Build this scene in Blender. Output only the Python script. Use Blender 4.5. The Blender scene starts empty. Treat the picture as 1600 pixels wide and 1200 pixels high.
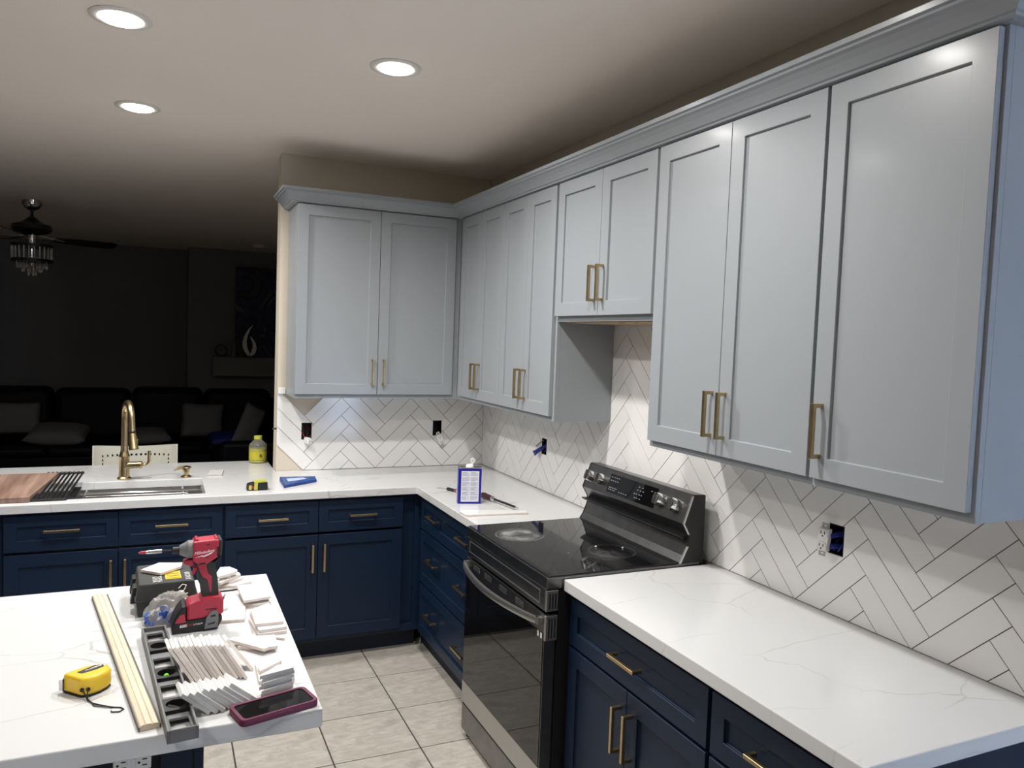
import bpy, bmesh, math, random
from mathutils import Vector, Matrix
random.seed(7)
S = bpy.context.scene
C = S.collection
PI = math.pi

# ------------------------------------------------------------------ camera, world, exposure
cd = bpy.data.cameras.new('camera'); cam = bpy.data.objects.new('camera', cd); C.objects.link(cam)
cd.sensor_width = 36.0; cd.lens = 1202.8841 / 1600 * 36.0; cd.clip_start = 0.05; cd.clip_end = 60
RT = Vector((0.91058006, -0.4116684, 0.03705508)); UP = Vector((-0.01023742, 0.06715959, 0.99768972)); FW = Vector((0.41320594, 0.90885572, -0.05693976))
cam.matrix_world = Matrix(((RT.x, UP.x, -FW.x, -1.9019), (RT.y, UP.y, -FW.y, -4.608), (RT.z, UP.z, -FW.z, 1.7267), (0, 0, 0, 1)))
S.camera = cam
W = bpy.data.worlds.new('dusk_sky'); S.world = W; W.use_nodes = True
bg = W.node_tree.nodes['Background']; bg.inputs['Color'].default_value = (0.55, 0.72, 1.0, 1); bg.inputs['Strength'].default_value = 14.0
S.view_settings.view_transform = 'Standard'; S.view_settings.look = 'None'
S.view_settings.exposure = 0.0; S.view_settings.gamma = 1.0; S.view_settings.use_curve_mapping = False
S.cycles.max_bounces = 14; S.cycles.diffuse_bounces = 8; S.cycles.glossy_bounces = 5; S.cycles.transmission_bounces = 8
LIGHT_W = 18.0; LIGHT_COL = (1.0, 0.972, 0.93)
CEIL = 2.741

# ------------------------------------------------------------------ materials
def mat(name, col, rough=0.5, metal=0.0, coat=0.0, emit=None, estr=0, trans=0.0, ior=1.45, alpha=1.0, var=0.0, vscale=8.0, bump=0.0, bscale=40.0, spec=0.5):
    m = bpy.data.materials.new(name); m.use_nodes = True
    nt = m.node_tree; b = nt.nodes['Principled BSDF']
    b.inputs['Base Color'].default_value = (*col, 1); b.inputs['Roughness'].default_value = rough; b.inputs['Metallic'].default_value = metal
    b.inputs['Coat Weight'].default_value = coat; b.inputs['Coat Roughness'].default_value = 0.15; b.inputs['IOR'].default_value = ior
    b.inputs['Transmission Weight'].default_value = trans; b.inputs['Alpha'].default_value = alpha
    b.inputs['Specular IOR Level'].default_value = spec
    if emit: b.inputs['Emission Color'].default_value = (*emit, 1); b.inputs['Emission Strength'].default_value = estr
    if var or bump:
        tc = nt.nodes.new('ShaderNodeTexCoord')
    if var:
        n = nt.nodes.new('ShaderNodeTexNoise'); n.inputs['Scale'].default_value = vscale; n.inputs['Detail'].default_value = 5
        nt.links.new(tc.outputs['Object'], n.inputs['Vector'])
        r = nt.nodes.new('ShaderNodeValToRGB'); e = r.color_ramp.elements
        e[0].position = 0.3; e[1].position = 0.7
        e[0].color = (*[max(0, c * (1 - var)) for c in col], 1); e[1].color = (*[min(1, c * (1 + var)) for c in col], 1)
        nt.links.new(n.outputs['Fac'], r.inputs['Fac']); nt.links.new(r.outputs['Color'], b.inputs['Base Color'])
    if bump:
        n2 = nt.nodes.new('ShaderNodeTexNoise'); n2.inputs['Scale'].default_value = bscale; n2.inputs['Detail'].default_value = 3
        nt.links.new(tc.outputs['Object'], n2.inputs['Vector'])
        bp = nt.nodes.new('ShaderNodeBump'); bp.inputs['Strength'].default_value = bump; bp.inputs['Distance'].default_value = 0.01
        nt.links.new(n2.outputs['Fac'], bp.inputs['Height']); nt.links.new(bp.outputs['Normal'], b.inputs['Normal'])
    return m

def nodes(m): return m.node_tree, m.node_tree.nodes['Principled BSDF']

def quartz(name, col):
    m = mat(name, col, 0.16); nt, b = nodes(m); N = nt.nodes.new; L = nt.links.new
    tc = N('ShaderNodeTexCoord'); ns = N('ShaderNodeTexNoise'); ns.inputs['Scale'].default_value = 2.2; ns.inputs['Detail'].default_value = 6
    mp = N('ShaderNodeMapping'); mp.inputs['Rotation'].default_value = (0, 0, 0.6); mp.inputs['Scale'].default_value = (1.0, 2.1, 1.0)
    L(tc.outputs['Object'], mp.inputs['Vector']); L(mp.outputs['Vector'], ns.inputs['Vector'])
    mx = N('ShaderNodeMix'); mx.data_type = 'RGBA'; mx.inputs['Factor'].default_value = 0.22
    L(mp.outputs['Vector'], mx.inputs['A']); L(ns.outputs['Color'], mx.inputs['B'])
    v = N('ShaderNodeTexVoronoi'); v.feature = 'DISTANCE_TO_EDGE'; v.inputs['Scale'].default_value = 2.3
    L(mx.outputs['Result'], v.inputs['Vector'])
    r = N('ShaderNodeValToRGB'); e = r.color_ramp.elements; e[0].position = 0.0; e[0].color = (1, 1, 1, 1); e[1].position = 0.009; e[1].color = (0, 0, 0, 1)
    L(v.outputs['Distance'], r.inputs['Fac'])
    n2 = N('ShaderNodeTexNoise'); n2.inputs['Scale'].default_value = 2.6; L(tc.outputs['Object'], n2.inputs['Vector'])
    r2 = N('ShaderNodeValToRGB'); r2.color_ramp.elements[0].position = 0.42; r2.color_ramp.elements[1].position = 0.66
    L(n2.outputs['Fac'], r2.inputs['Fac'])
    mu = N('ShaderNodeMath'); mu.operation = 'MULTIPLY'; L(r.outputs['Color'], mu.inputs[0]); L(r2.outputs['Color'], mu.inputs[1])
    c = N('ShaderNodeMix'); c.data_type = 'RGBA'; c.inputs['A'].default_value = (*col, 1); c.inputs['B'].default_value = (0.44, 0.44, 0.435, 1)
    L(mu.outputs['Value'], c.inputs['Factor']); L(c.outputs['Result'], b.inputs['Base Color'])
    return m

M = {}
M['ceiling'] = mat('ceiling_paint', (0.90, 0.825, 0.75), 0.9, bump=0.12, bscale=55)
M['wall'] = mat('wall_paint', (0.66, 0.60, 0.50), 0.85, bump=0.10, bscale=70)
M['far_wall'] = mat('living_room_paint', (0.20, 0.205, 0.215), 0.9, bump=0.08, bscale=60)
M['drywall'] = mat('bare_drywall', (0.60, 0.57, 0.52), 0.9, var=0.08, vscale=14)
M['grey_paint'] = mat('grey_cabinet_lacquer', (0.325, 0.350, 0.378), 0.36, coat=0.10)
M['navy'] = mat('navy_cabinet_lacquer', (0.0055, 0.0165, 0.042), 0.42, spec=0.35)
M['toe'] = mat('navy_toe_kick', (0.008, 0.014, 0.032), 0.6)
M['quartz'] = quartz('white_quartz', (0.66, 0.665, 0.67))
M['tile'] = mat('white_ceramic_glaze', (0.86, 0.85, 0.835), 0.13, coat=0.3)
M['scrap_glaze'] = mat('white_tile_glaze', (0.78, 0.775, 0.765), 0.2)
M['bisque'] = mat('unglazed_tile_edge', (0.70, 0.62, 0.57), 0.85, var=0.06, vscale=60)
M['grey_edge'] = mat('shaded_tile_edge', (0.48, 0.47, 0.46), 0.85, var=0.08, vscale=60)  # tile edge greyed in its colour for the shade on edges facing the viewer
M['thinset'] = mat('grey_thinset', (0.12, 0.117, 0.115), 0.95)
M['grout'] = mat('dark_floor_grout', (0.055, 0.05, 0.047), 0.95)
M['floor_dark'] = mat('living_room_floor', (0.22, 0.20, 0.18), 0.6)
M['brass'] = mat('champagne_bronze', (0.50, 0.385, 0.22), 0.30, 1.0, var=0.1, vscale=30)
M['steel'] = mat('brushed_steel', (0.62, 0.62, 0.62), 0.28, 1.0)
M['bsteel'] = mat('black_stainless', (0.20, 0.20, 0.20), 0.30, 1.0, var=0.12, vscale=18)
M['bsteel_lt'] = mat('brushed_black_stainless', (0.50, 0.495, 0.485), 0.38, 1.0)
M['chrome'] = mat('chrome', (0.8, 0.8, 0.8), 0.08, 1.0)
M['black'] = mat('black_plastic', (0.012, 0.012, 0.013), 0.5)
M['blackmetal'] = mat('black_enamel', (0.010, 0.010, 0.012), 0.35)
M['blackglass'] = mat('black_glass', (0.004, 0.004, 0.0045), 0.03, ior=1.45)
M['darkgrey'] = mat('dark_grey_rubber', (0.035, 0.036, 0.036), 0.7, var=0.2, vscale=30)
M['level_grey'] = mat('grey_aluminium', (0.165, 0.167, 0.17), 0.5, 0.1)
M['white'] = mat('white_plastic', (0.82, 0.82, 0.80), 0.35)
M['offwhite'] = mat('cream_plastic', (0.72, 0.71, 0.62), 0.45)
M['red'] = mat('red_tool_plastic', (0.40, 0.028, 0.055), 0.42)
M['redd'] = mat('clear_red', (0.085, 0.028, 0.034), 0.25)
M['yellow'] = mat('yellow_plastic', (0.80, 0.52, 0.03), 0.35)
M['limey'] = mat('yellow_green_plastic', (0.50, 0.50, 0.09), 0.35)
M['green'] = mat('level_vial_liquid', (0.22, 0.75, 0.05), 0.15)
M['blue'] = mat('blue_plastic', (0.03, 0.10, 0.46), 0.4)
M['packet_blue'] = mat('dark_blue_packet', (0.012, 0.055, 0.24), 0.35, var=0.5, vscale=45)
M['canblue'] = mat('deep_blue_tin', (0.012, 0.012, 0.26), 0.3)
M['tin'] = mat('tinned_metal', (0.60, 0.60, 0.62), 0.25, 1.0)
M['paper'] = mat('label_paper', (0.78, 0.79, 0.86), 0.6)
M['ink'] = mat('grey_ink', (0.33, 0.34, 0.42), 0.7)
M['purple'] = mat('plum_phone_case', (0.12, 0.017, 0.055), 0.55)
M['wood_pale'] = mat('pale_pine', (0.68, 0.59, 0.45), 0.6, var=0.06, vscale=12)
M['wood_edge'] = mat('dark_trim_edge', (0.10, 0.085, 0.075), 0.6)
M['plywood'] = mat('raw_plywood', (0.55, 0.40, 0.25), 0.7, var=0.1, vscale=9)
M['navy_leather'] = mat('dark_navy_leather', (0.003, 0.004, 0.010), 0.5, spec=0.2)
M['blue_fabric'] = mat('royal_blue_cloth', (0.01, 0.016, 0.16), 0.6)
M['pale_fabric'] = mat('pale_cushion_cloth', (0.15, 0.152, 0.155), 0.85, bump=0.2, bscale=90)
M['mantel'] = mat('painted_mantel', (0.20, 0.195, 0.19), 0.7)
M['wire_red'] = mat('red_wire', (0.45, 0.02, 0.03), 0.5)
M['wire_blue'] = mat('blue_wire', (0.02, 0.035, 0.25), 0.5)
M['lens'] = mat('lamp_diffuser', (0.9, 0.9, 0.9), 0.4, emit=(1.0, 0.97, 0.93), estr=13.0)
M['trimwhite'] = mat('lamp_trim_white', (0.72, 0.69, 0.65), 0.5)
M['silver'] = mat('polished_silver', (0.92, 0.92, 0.93), 0.35, 0.15)
M['glass'] = mat('window_glass', (1, 1, 1), 0.02, trans=1.0, ior=1.45)
M['crystal'] = mat('crystal_glass', (0.75, 0.75, 0.75), 0.05, 0.6)

def floor_tile_mat():
    m = mat('grey_beige_porcelain', (0.42, 0.385, 0.34), 0.42); nt, b = nodes(m); N = nt.nodes.new; L = nt.links.new
    tc = N('ShaderNodeTexCoord')
    n = N('ShaderNodeTexNoise'); n.inputs['Scale'].default_value = 9; n.inputs['Detail'].default_value = 8; n.inputs['Distortion'].default_value = 1.6
    mp = N('ShaderNodeMapping'); mp.inputs['Rotation'].default_value = (0, 0, 0.5); mp.inputs['Scale'].default_value = (1, 2.2, 1)
    L(tc.outputs['Object'], mp.inputs['Vector']); L(mp.outputs['Vector'], n.inputs['Vector'])
    r = N('ShaderNodeValToRGB'); e = r.color_ramp.elements
    e[0].position = 0.30; e[0].color = (0.36, 0.33, 0.295, 1); e[1].position = 0.75; e[1].color = (0.53, 0.495, 0.45, 1)
    L(n.outputs['Fac'], r.inputs['Fac'])
    n2 = N('ShaderNodeTexNoise'); n2.inputs['Scale'].default_value = 34; n2.inputs['Detail'].default_value = 4; n2.inputs['Distortion'].default_value = 2
    L(mp.outputs['Vector'], n2.inputs['Vector'])
    r2 = N('ShaderNodeValToRGB'); r2.color_ramp.elements[0].position = 0.60; r2.color_ramp.elements[1].position = 0.72
    L(n2.outputs['Fac'], r2.inputs['Fac'])
    mx = N('ShaderNodeMix'); mx.data_type = 'RGBA'; mx.inputs['B'].default_value = (0.66, 0.63, 0.59, 1)
    ml = N('ShaderNodeMath'); ml.operation = 'MULTIPLY'; ml.inputs[1].default_value = 0.5
    L(r2.outputs['Color'], ml.inputs[0]); L(ml.outputs['Value'], mx.inputs['Factor']); L(r.outputs['Color'], mx.inputs['A']); L(mx.outputs['Result'], b.inputs['Base Color'])
    return m
M['floor_tile'] = floor_tile_mat()

def cooktop_mat():
    m = mat('black_ceramic_glass_with_residue', (0.008, 0.008, 0.009), 0.05, ior=1.6); nt, b = nodes(m); N = nt.nodes.new; L = nt.links.new
    tc = N('ShaderNodeTexCoord')
    fac = None
    def ring(cx, cy, r0, w, amt, nsc):
        sb = N('ShaderNodeVectorMath'); sb.operation = 'SUBTRACT'; sb.inputs[1].default_value = (cx, cy, 0.925)
        L(tc.outputs['Object'], sb.inputs[0])
        ln = N('ShaderNodeVectorMath'); ln.operation = 'LENGTH'; L(sb.outputs['Vector'], ln.inputs[0])
        d = N('ShaderNodeMath'); d.operation = 'SUBTRACT'; d.inputs[1].default_value = r0; L(ln.outputs['Value'], d.inputs[0])
        a = N('ShaderNodeMath'); a.operation = 'ABSOLUTE'; L(d.outputs['Value'], a.inputs[0])
        mr = N('ShaderNodeMapRange'); mr.inputs['From Min'].default_value = 0; mr.inputs['From Max'].default_value = w; mr.inputs['To Min'].default_value = amt; mr.inputs['To Max'].default_value = 0
        L(a.outputs['Value'], mr.inputs['Value'])
        n = N('ShaderNodeTexNoise'); n.inputs['Scale'].default_value = nsc; n.inputs['Detail'].default_value = 6; L(tc.outputs['Object'], n.inputs['Vector'])
        r = N('ShaderNodeValToRGB'); r.color_ramp.elements[0].position = 0.30; r.color_ramp.elements[1].position = 0.66; L(n.outputs['Fac'], r.inputs['Fac'])
        mu = N('ShaderNodeMath'); mu.operation = 'MULTIPLY'; L(mr.outputs['Result'], mu.inputs[0]); L(r.outputs['Color'], mu.inputs[1])
        return mu.outputs['Value']
    outs = [ring(-0.555, -1.775, 0.062, 0.035, 0.9, 16), ring(-0.555, -1.775, 0.098, 0.006, 0.5, 22), ring(-0.56, -1.775, 0.025, 0.03, 0.5, 16), ring(-0.55, -2.12, 0.115, 0.003, 0.12, 9), ring(-0.30, -1.76, 0.09, 0.003, 0.12, 9), ring(-0.31, -2.10, 0.09, 0.004, 0.25, 20), ring(-0.36, -2.14, 0.02, 0.07, 0.22, 38)]
    n = N('ShaderNodeTexNoise'); n.inputs['Scale'].default_value = 60; n.inputs['Detail'].default_value = 8; L(tc.outputs['Object'], n.inputs['Vector'])
    r = N('ShaderNodeValToRGB'); r.color_ramp.elements[0].position = 0.70; r.color_ramp.elements[1].position = 0.80; L(n.outputs['Fac'], r.inputs['Fac'])
    n3 = N('ShaderNodeTexNoise'); n3.inputs['Scale'].default_value = 5; n3.inputs['Detail'].default_value = 5; L(tc.outputs['Object'], n3.inputs['Vector'])
    r3 = N('ShaderNodeValToRGB'); r3.color_ramp.elements[0].position = 0.45; r3.color_ramp.elements[1].position = 0.8; r3.color_ramp.elements[1].color = (0.025, 0.025, 0.025, 1); L(n3.outputs['Fac'], r3.inputs['Fac'])
    tot = r.outputs['Color']
    for o in outs + [r3.outputs['Color']]:
        ad = N('ShaderNodeMath'); ad.operation = 'ADD'; ad.use_clamp = True; L(tot, ad.inputs[0]); L(o, ad.inputs[1]); tot = ad.outputs['Value']
    mx = N('ShaderNodeMix'); mx.data_type = 'RGBA'; mx.inputs['A'].default_value = (0.008, 0.008, 0.009, 1); mx.inputs['B'].default_value = (0.36, 0.36, 0.36, 1)
    L(tot, mx.inputs['Factor']); L(mx.outputs['Result'], b.inputs['Base Color'])
    rr = N('ShaderNodeMapRange'); rr.inputs['To Min'].default_value = 0.045; rr.inputs['To Max'].default_value = 0.6; L(tot, rr.inputs['Value']); L(rr.outputs['Result'], b.inputs['Roughness'])
    return m
M['cooktop'] = cooktop_mat()

def walnut():
    m = mat('worn_walnut', (0.20, 0.12, 0.085), 0.5); nt, b = nodes(m); N = nt.nodes.new; L = nt.links.new
    tc = N('ShaderNodeTexCoord'); mp = N('ShaderNodeMapping'); mp.inputs['Scale'].default_value = (9, 1.2, 3); L(tc.outputs['Object'], mp.inputs['Vector'])
    n = N('ShaderNodeTexNoise'); n.inputs['Scale'].default_value = 3; n.inputs['Detail'].default_value = 6; L(mp.outputs['Vector'], n.inputs['Vector'])
    r = N('ShaderNodeValToRGB'); e = r.color_ramp.elements; e[0].position = 0.3; e[0].color = (0.13, 0.075, 0.055, 1); e[1].position = 0.72; e[1].color = (0.32, 0.21, 0.165, 1)
    L(n.outputs['Fac'], r.inputs['Fac']); L(r.outputs['Color'], b.inputs['Base Color'])
    return m
M['walnut'] = walnut()

def art():
    m = mat('blue_marbled_print', (0.1, 0.1, 0.2), 0.5); nt, b = nodes(m); N = nt.nodes.new; L = nt.links.new
    tc = N('ShaderNodeTexCoord'); n = N('ShaderNodeTexNoise'); n.inputs['Scale'].default_value = 1.7; n.inputs['Detail'].default_value = 4; n.inputs['Distortion'].default_value = 2.2
    L(tc.outputs['Object'], n.inputs['Vector'])
    r = N('ShaderNodeValToRGB'); cr = r.color_ramp
    cr.elements[0].position = 0.36; cr.elements[0].color = (0.10, 0.105, 0.12, 1); cr.elements[1].position = 0.64; cr.elements[1].color = (0.05, 0.055, 0.065, 1)
    for p, c in ((0.44, (0.008, 0.012, 0.06, 1)), (0.50, (0.035, 0.045, 0.12, 1)), (0.56, (0.004, 0.005, 0.02, 1))):
        e = cr.elements.new(p); e.color = c
    L(n.outputs['Fac'], r.inputs['Fac']); L(r.outputs['Color'], b.inputs['Base Color'])
    return m
M['art'] = art()

def plastic_film():
    m = bpy.data.materials.new('clear_plastic_film'); m.use_nodes = True; nt = m.node_tree; N = nt.nodes.new; L = nt.links.new
    b = nt.nodes['Principled BSDF']; b.inputs['Base Color'].default_value = (0.62, 0.61, 0.57, 1); b.inputs['Roughness'].default_value = 0.22
    t = N('ShaderNodeBsdfTransparent'); mx = N('ShaderNodeMixShader'); mx.inputs['Fac'].default_value = 0.38
    out = nt.nodes['Material Output']; L(t.outputs['BSDF'], mx.inputs[1]); L(b.outputs['BSDF'], mx.inputs[2]); L(mx.outputs['Shader'], out.inputs['Surface'])
    return m
M['film'] = plastic_film()

# ------------------------------------------------------------------ mesh helpers
class MB:
    """collects shapes and links them as ONE mesh; coordinates given minus the origin o"""
    def __init__(s, o=(0, 0, 0)):
        s.v = []; s.f = []; s.mi = []; s.o = Vector(o); s.k = 0
    def add(s, vs, fs):
        b = len(s.v); s.v += [Vector(p) - s.o for p in vs]; s.f += [[b + i for i in f] for f in fs]; s.mi += [s.k] * len(fs); return s
    def box(s, x0, x1, y0, y1, z0, z1):
        v = [(x, y, z) for z in (z0, z1) for y in (y0, y1) for x in (x0, x1)]
        return s.add(v, [(0, 2, 3, 1), (4, 5, 7, 6), (0, 1, 5, 4), (2, 6, 7, 3), (0, 4, 6, 2), (1, 3, 7, 5)])
    def prism(s, poly, h0, h1, ax='z'):
        f = {'z': lambda a, b, h: (a, b, h), 'y': lambda a, b, h: (a, h, b), 'x': lambda a, b, h: (h, a, b)}[ax]
        n = len(poly); v = [f(a, b, h0) for a, b in poly] + [f(a, b, h1) for a, b in poly]
        return s.add(v, [list(range(n))[::-1], list(range(n, 2 * n))] + [(i, (i + 1) % n, n + (i + 1) % n, n + i) for i in range(n)])
    def hull(s, A, B):
        n = len(A)
        return s.add(list(A) + list(B), [list(range(n))[::-1], list(range(n, 2 * n))] + [(i, (i + 1) % n, n + (i + 1) % n, n + i) for i in range(n)])
    def lathe(s, prof, c=(0, 0, 0), ax=(0, 0, 1), n=24, closed=False):
        ax = Vector(ax).normalized(); u = ax.orthogonal().normalized(); w = ax.cross(u); c = Vector(c); v = []; f = []
        for r, h in prof:
            for i in range(n):
                a = 2 * PI * i / n; v.append(c + ax * h + (u * math.cos(a) + w * math.sin(a)) * r)
        for j in range(len(prof) - 1):
            for i in range(n): f.append((j * n + i, j * n + (i + 1) % n, (j + 1) * n + (i + 1) % n, (j + 1) * n + i))
        k = len(prof) - 1
        if closed:
            for i in range(n): f.append((k * n + i, k * n + (i + 1) % n, (i + 1) % n, i))
        else:
            f.append(list(range(n))[::-1]); f.append([k * n + i for i in range(n)])
        return s.add(v, f)
    def cyl(s, p0, p1, r0, r1=None, n=16):
        p0 = Vector(p0); d = Vector(p1) - p0; r1 = r0 if r1 is None else r1
        return s.lathe([(r0, 0), (r1, d.length)], p0, d, n)
    def tube(s, pts, r, n=10, flat=None):
        pts = [Vector(p) for p in pts]; rs = r if isinstance(r, (list, tuple)) else [r] * len(pts); v = []; f = []; u = None
        for i, p in enumerate(pts):
            t = (pts[min(i + 1, len(pts) - 1)] - pts[max(i - 1, 0)]).normalized()
            u = t.orthogonal().normalized() if u is None else (u - t * u.dot(t)).normalized()
            w = t.cross(u)
            for k in range(n):
                a = 2 * PI * k / n; v.append(p + (u * math.cos(a) + w * math.sin(a)) * rs[i])
        for j in range(len(pts) - 1):
            for k in range(n): f.append((j * n + k, j * n + (k + 1) % n, (j + 1) * n + (k + 1) % n, (j + 1) * n + k))
        f.append(list(range(n))[::-1]); f.append([(len(pts) - 1) * n + k for k in range(n)])
        return s.add(v, f)
    def plate(s, us, vs, inside, h0, h1, ax='z'):
        f = {'z': lambda a, b, h: (a, b, h), 'y': lambda a, b, h: (a, h, b), 'x': lambda a, b, h: (h, a, b)}[ax]
        idx = {}; V = []; F = []
        def vid(i, j, h):
            k = (i, j, h)
            if k not in idx: idx[k] = len(V); V.append(f(us[i], vs[j], h1 if h else h0))
            return idx[k]
        nu, nv = len(us) - 1, len(vs) - 1
        IN = [[inside((us[i] + us[i + 1]) / 2, (vs[j] + vs[j + 1]) / 2) for j in range(nv)] for i in range(nu)]
        g = lambda i, j: 0 <= i < nu and 0 <= j < nv and IN[i][j]
        for i in range(nu):
            for j in range(nv):
                if not IN[i][j]: continue
                F.append((vid(i, j, 1), vid(i + 1, j, 1), vid(i + 1, j + 1, 1), vid(i, j + 1, 1)))
                F.append((vid(i, j, 0), vid(i, j + 1, 0), vid(i + 1, j + 1, 0), vid(i + 1, j, 0)))
                for (a, b, c, d, di, dj) in ((i, j, i + 1, j, 0, -1), (i + 1, j, i + 1, j + 1, 1, 0), (i + 1, j + 1, i, j + 1, 0, 1), (i, j + 1, i, j, -1, 0)):
                    if not g(i + di, j + dj): F.append((vid(a, b, 0), vid(c, d, 0), vid(c, d, 1), vid(a, b, 1)))
        return s.add(V, F)
    def build(s, name, m, parent=None, bev=0, smooth=False, seg=2, loc=None):
        me = bpy.data.meshes.new(name); me.from_pydata([tuple(p) for p in s.v], [], s.f)
        bm = bmesh.new(); bm.from_mesh(me); bmesh.ops.recalc_face_normals(bm, faces=bm.faces); bm.to_mesh(me); bm.free()
        for x in (m if isinstance(m, (list, tuple)) else [m]): me.materials.append(M[x] if isinstance(x, str) else x)
        if any(s.mi):
            for p, k in zip(me.polygons, s.mi): p.material_index = k
        if smooth: me.shade_smooth(); me.set_sharp_from_angle(angle=math.radians(38))
        o = bpy.data.objects.new(name, me); C.objects.link(o)
        if parent is not None: o.parent = parent
        else: o.location = s.o
        if loc is not None: o.location = loc
        if bev:
            b = o.modifiers.new('edge', 'BEVEL'); b.width = bev; b.segments = seg; b.limit_method = 'ANGLE'; b.angle_limit = math.radians(40)
            b.harden_normals = False
        return o

def tag(o, label=None, cat=None, group=None, kind=None):
    if label: o['label'] = label
    if cat: o['category'] = cat
    if group: o['group'] = group
    if kind: o['kind'] = kind
    return o
def thing(name, label, cat, loc=(0, 0, 0), rz=0.0, group=None):
    o = bpy.data.objects.new(name, None); C.objects.link(o); o.location = loc; o.rotation_euler = (0, 0, rz); o.empty_display_size = 0.05
    return tag(o, label, cat, group)
def copy_tree(o, parent=None):
    c = o.copy(); C.objects.link(c)
    if parent is not None: c.parent = parent
    for ch in list(o.children): copy_tree(ch, c)
    return c
def text(name, body, size, m, parent, loc, rot, shear=0.0, ext=0.0003, align='LEFT'):
    cu = bpy.data.curves.new(name, 'FONT'); cu.body = body; cu.size = size; cu.extrude = ext; cu.shear = shear; cu.align_x = align
    cu.materials.append(M[m]); cu.resolution_u = 3; tmp = bpy.data.objects.new(name, cu); C.objects.link(tmp)
    me = bpy.data.meshes.new_from_object(tmp.evaluated_get(bpy.context.evaluated_depsgraph_get())); bpy.data.objects.remove(tmp); me.name = name
    o = bpy.data.objects.new(name, me); C.objects.link(o); o.parent = parent; o.location = loc; o.rotation_euler = rot
    return o

def clip(poly, a, b, c):          # keep a*u+b*v<=c
    out = []
    for i in range(len(poly)):
        p, q = poly[i], poly[(i + 1) % len(poly)]; dp = a * p[0] + b * p[1] - c; dq = a * q[0] + b * q[1] - c
        if dp <= 0: out.append(p)
        if dp * dq < 0: t = dp / (dp - dq); out.append((p[0] + (q[0] - p[0]) * t, p[1] + (q[1] - p[1]) * t))
    return out
def area(p): return abs(sum(p[i][0] * p[(i + 1) % len(p)][1] - p[(i + 1) % len(p)][0] * p[i][1] for i in range(len(p)))) / 2 if len(p) > 2 else 0
def cliprect(p, u0, u1, v0, v1):
    for a, b, c in ((-1, 0, -u0), (1, 0, u1), (0, -1, -v0), (0, 1, v1)):
        p = clip(p, a, b, c)
        if len(p) < 3: return []
    return p
def subrect(p, h):
    u0, u1, v0, v1 = h
    if area(cliprect(p, *h)) < 1e-7: return [p]
    parts = [clip(p, 1, 0, u0), clip(p, -1, 0, -u1)]
    mid = clip(clip(p, -1, 0, -u0), 1, 0, u1)
    if len(mid) > 2: parts += [clip(mid, 0, 1, v0), clip(mid, 0, -1, -v1)]
    return [q for q in parts if area(q) > 1e-6]

# ------------------------------------------------------------------ the room
HOLE_B = [(-1.157, -1.098, 1.098, 1.196), (-0.348, -0.290, 1.108, 1.203)]
HOLE_R = [(-0.925, -0.868, 1.112, 1.200), (-2.926, -2.868, 1.103, 1.197)]
XW = -1.2965
YE = -3.60          # where the right wall ends
def wall_holes(us, vs, holes):
    U = sorted(set(us + [h[0] for h in holes] + [h[1] for h in holes])); V = sorted(set(vs + [h[2] for h in holes] + [h[3] for h in holes]))
    return U, V, lambda a, b: not any(h[0] < a < h[1] and h[2] < b < h[3] for h in holes)

fl = MB().box(-6.6, 3.0, -6.6, 6.6, -0.12, -0.006).build('floor', 'grout'); tag(fl, kind='structure')
lf = MB().box(-6.6, 0.0, 0.0, 6.6, -0.006, 0.0)
tag(lf.build('floor', 'floor_dark'), kind='structure')
TS, GX, GY = 0.3631, -0.8962, -0.8793
tile_me = None
for i in range(-9, 10):
    for j in range(-15, 3):
        x0, y0 = GX + i * TS, GY + j * TS; x1, y1 = x0 + TS, y0 + TS
        if x1 > 2.6 or x0 < -4.3 or y0 < -6.4 or y1 > 0.25: continue
        if tile_me is None:
            g = 0.0030
            o = MB().box(g, TS - g, g, TS - g, -0.006, 0.0).build('tile', 'floor_tile', fl, bev=0.0012, seg=1); tile_me = o
        else:
            o = tile_me.copy(); C.objects.link(o)
        o.location = (x0, y0, random.uniform(-0.0004, 0.0002)); 

tag(MB().box(-6.6, 3.0, -6.6, 6.6, CEIL, CEIL + 0.12).build('ceiling', 'ceiling'), kind='structure')
U, V, f = wall_holes([XW, 0.13], [0, CEIL], HOLE_B)
wb = tag(MB().plate(U, V, f, 0, 0.13, 'y').build('wall_back', 'wall'), kind='structure')
U, V, f = wall_holes([YE, 6.6], [0, CEIL], HOLE_R)
wr = tag(MB().plate(U, V, f, 0, 0.13, 'x').build('wall_right', 'wall'), kind='structure')
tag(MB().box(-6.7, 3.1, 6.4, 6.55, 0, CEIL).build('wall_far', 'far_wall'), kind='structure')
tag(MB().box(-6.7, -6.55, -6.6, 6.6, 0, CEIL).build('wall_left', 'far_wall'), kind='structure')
U, V, f = wall_holes([-6.7, 3.1], [0, CEIL], [(0.2, 1.9, 0.60, 2.00)])
tag(MB().plate(U, V, f, -6.6, -6.45, 'y').build('wall_front', 'wall'), kind='structure')
tag(MB().box(2.6, 2.75, -6.45, YE + 0.13, 0, CEIL).build('wall_side', 'wall'), kind='structure')
tag(MB().box(0.13, 2.75, YE, YE + 0.13, 0, CEIL).build('wall_return', 'wall'), kind='structure')
wn = tag(bpy.data.objects.new('window_1', None), kind='structure'); C.objects.link(wn); wn.location = (1.05, -6.5, 0.60)
w_ = MB(wn.location)
w_.plate([0.2, 0.25, 1.03, 1.07, 1.85, 1.9], [0.60, 0.65, 1.95, 2.00], lambda a, b: not (0.65 < b < 1.95 and (0.25 < a < 1.03 or 1.07 < a < 1.85)), -6.55, -6.49, 'y')
w_.build('frame', 'white', wn)
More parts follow.
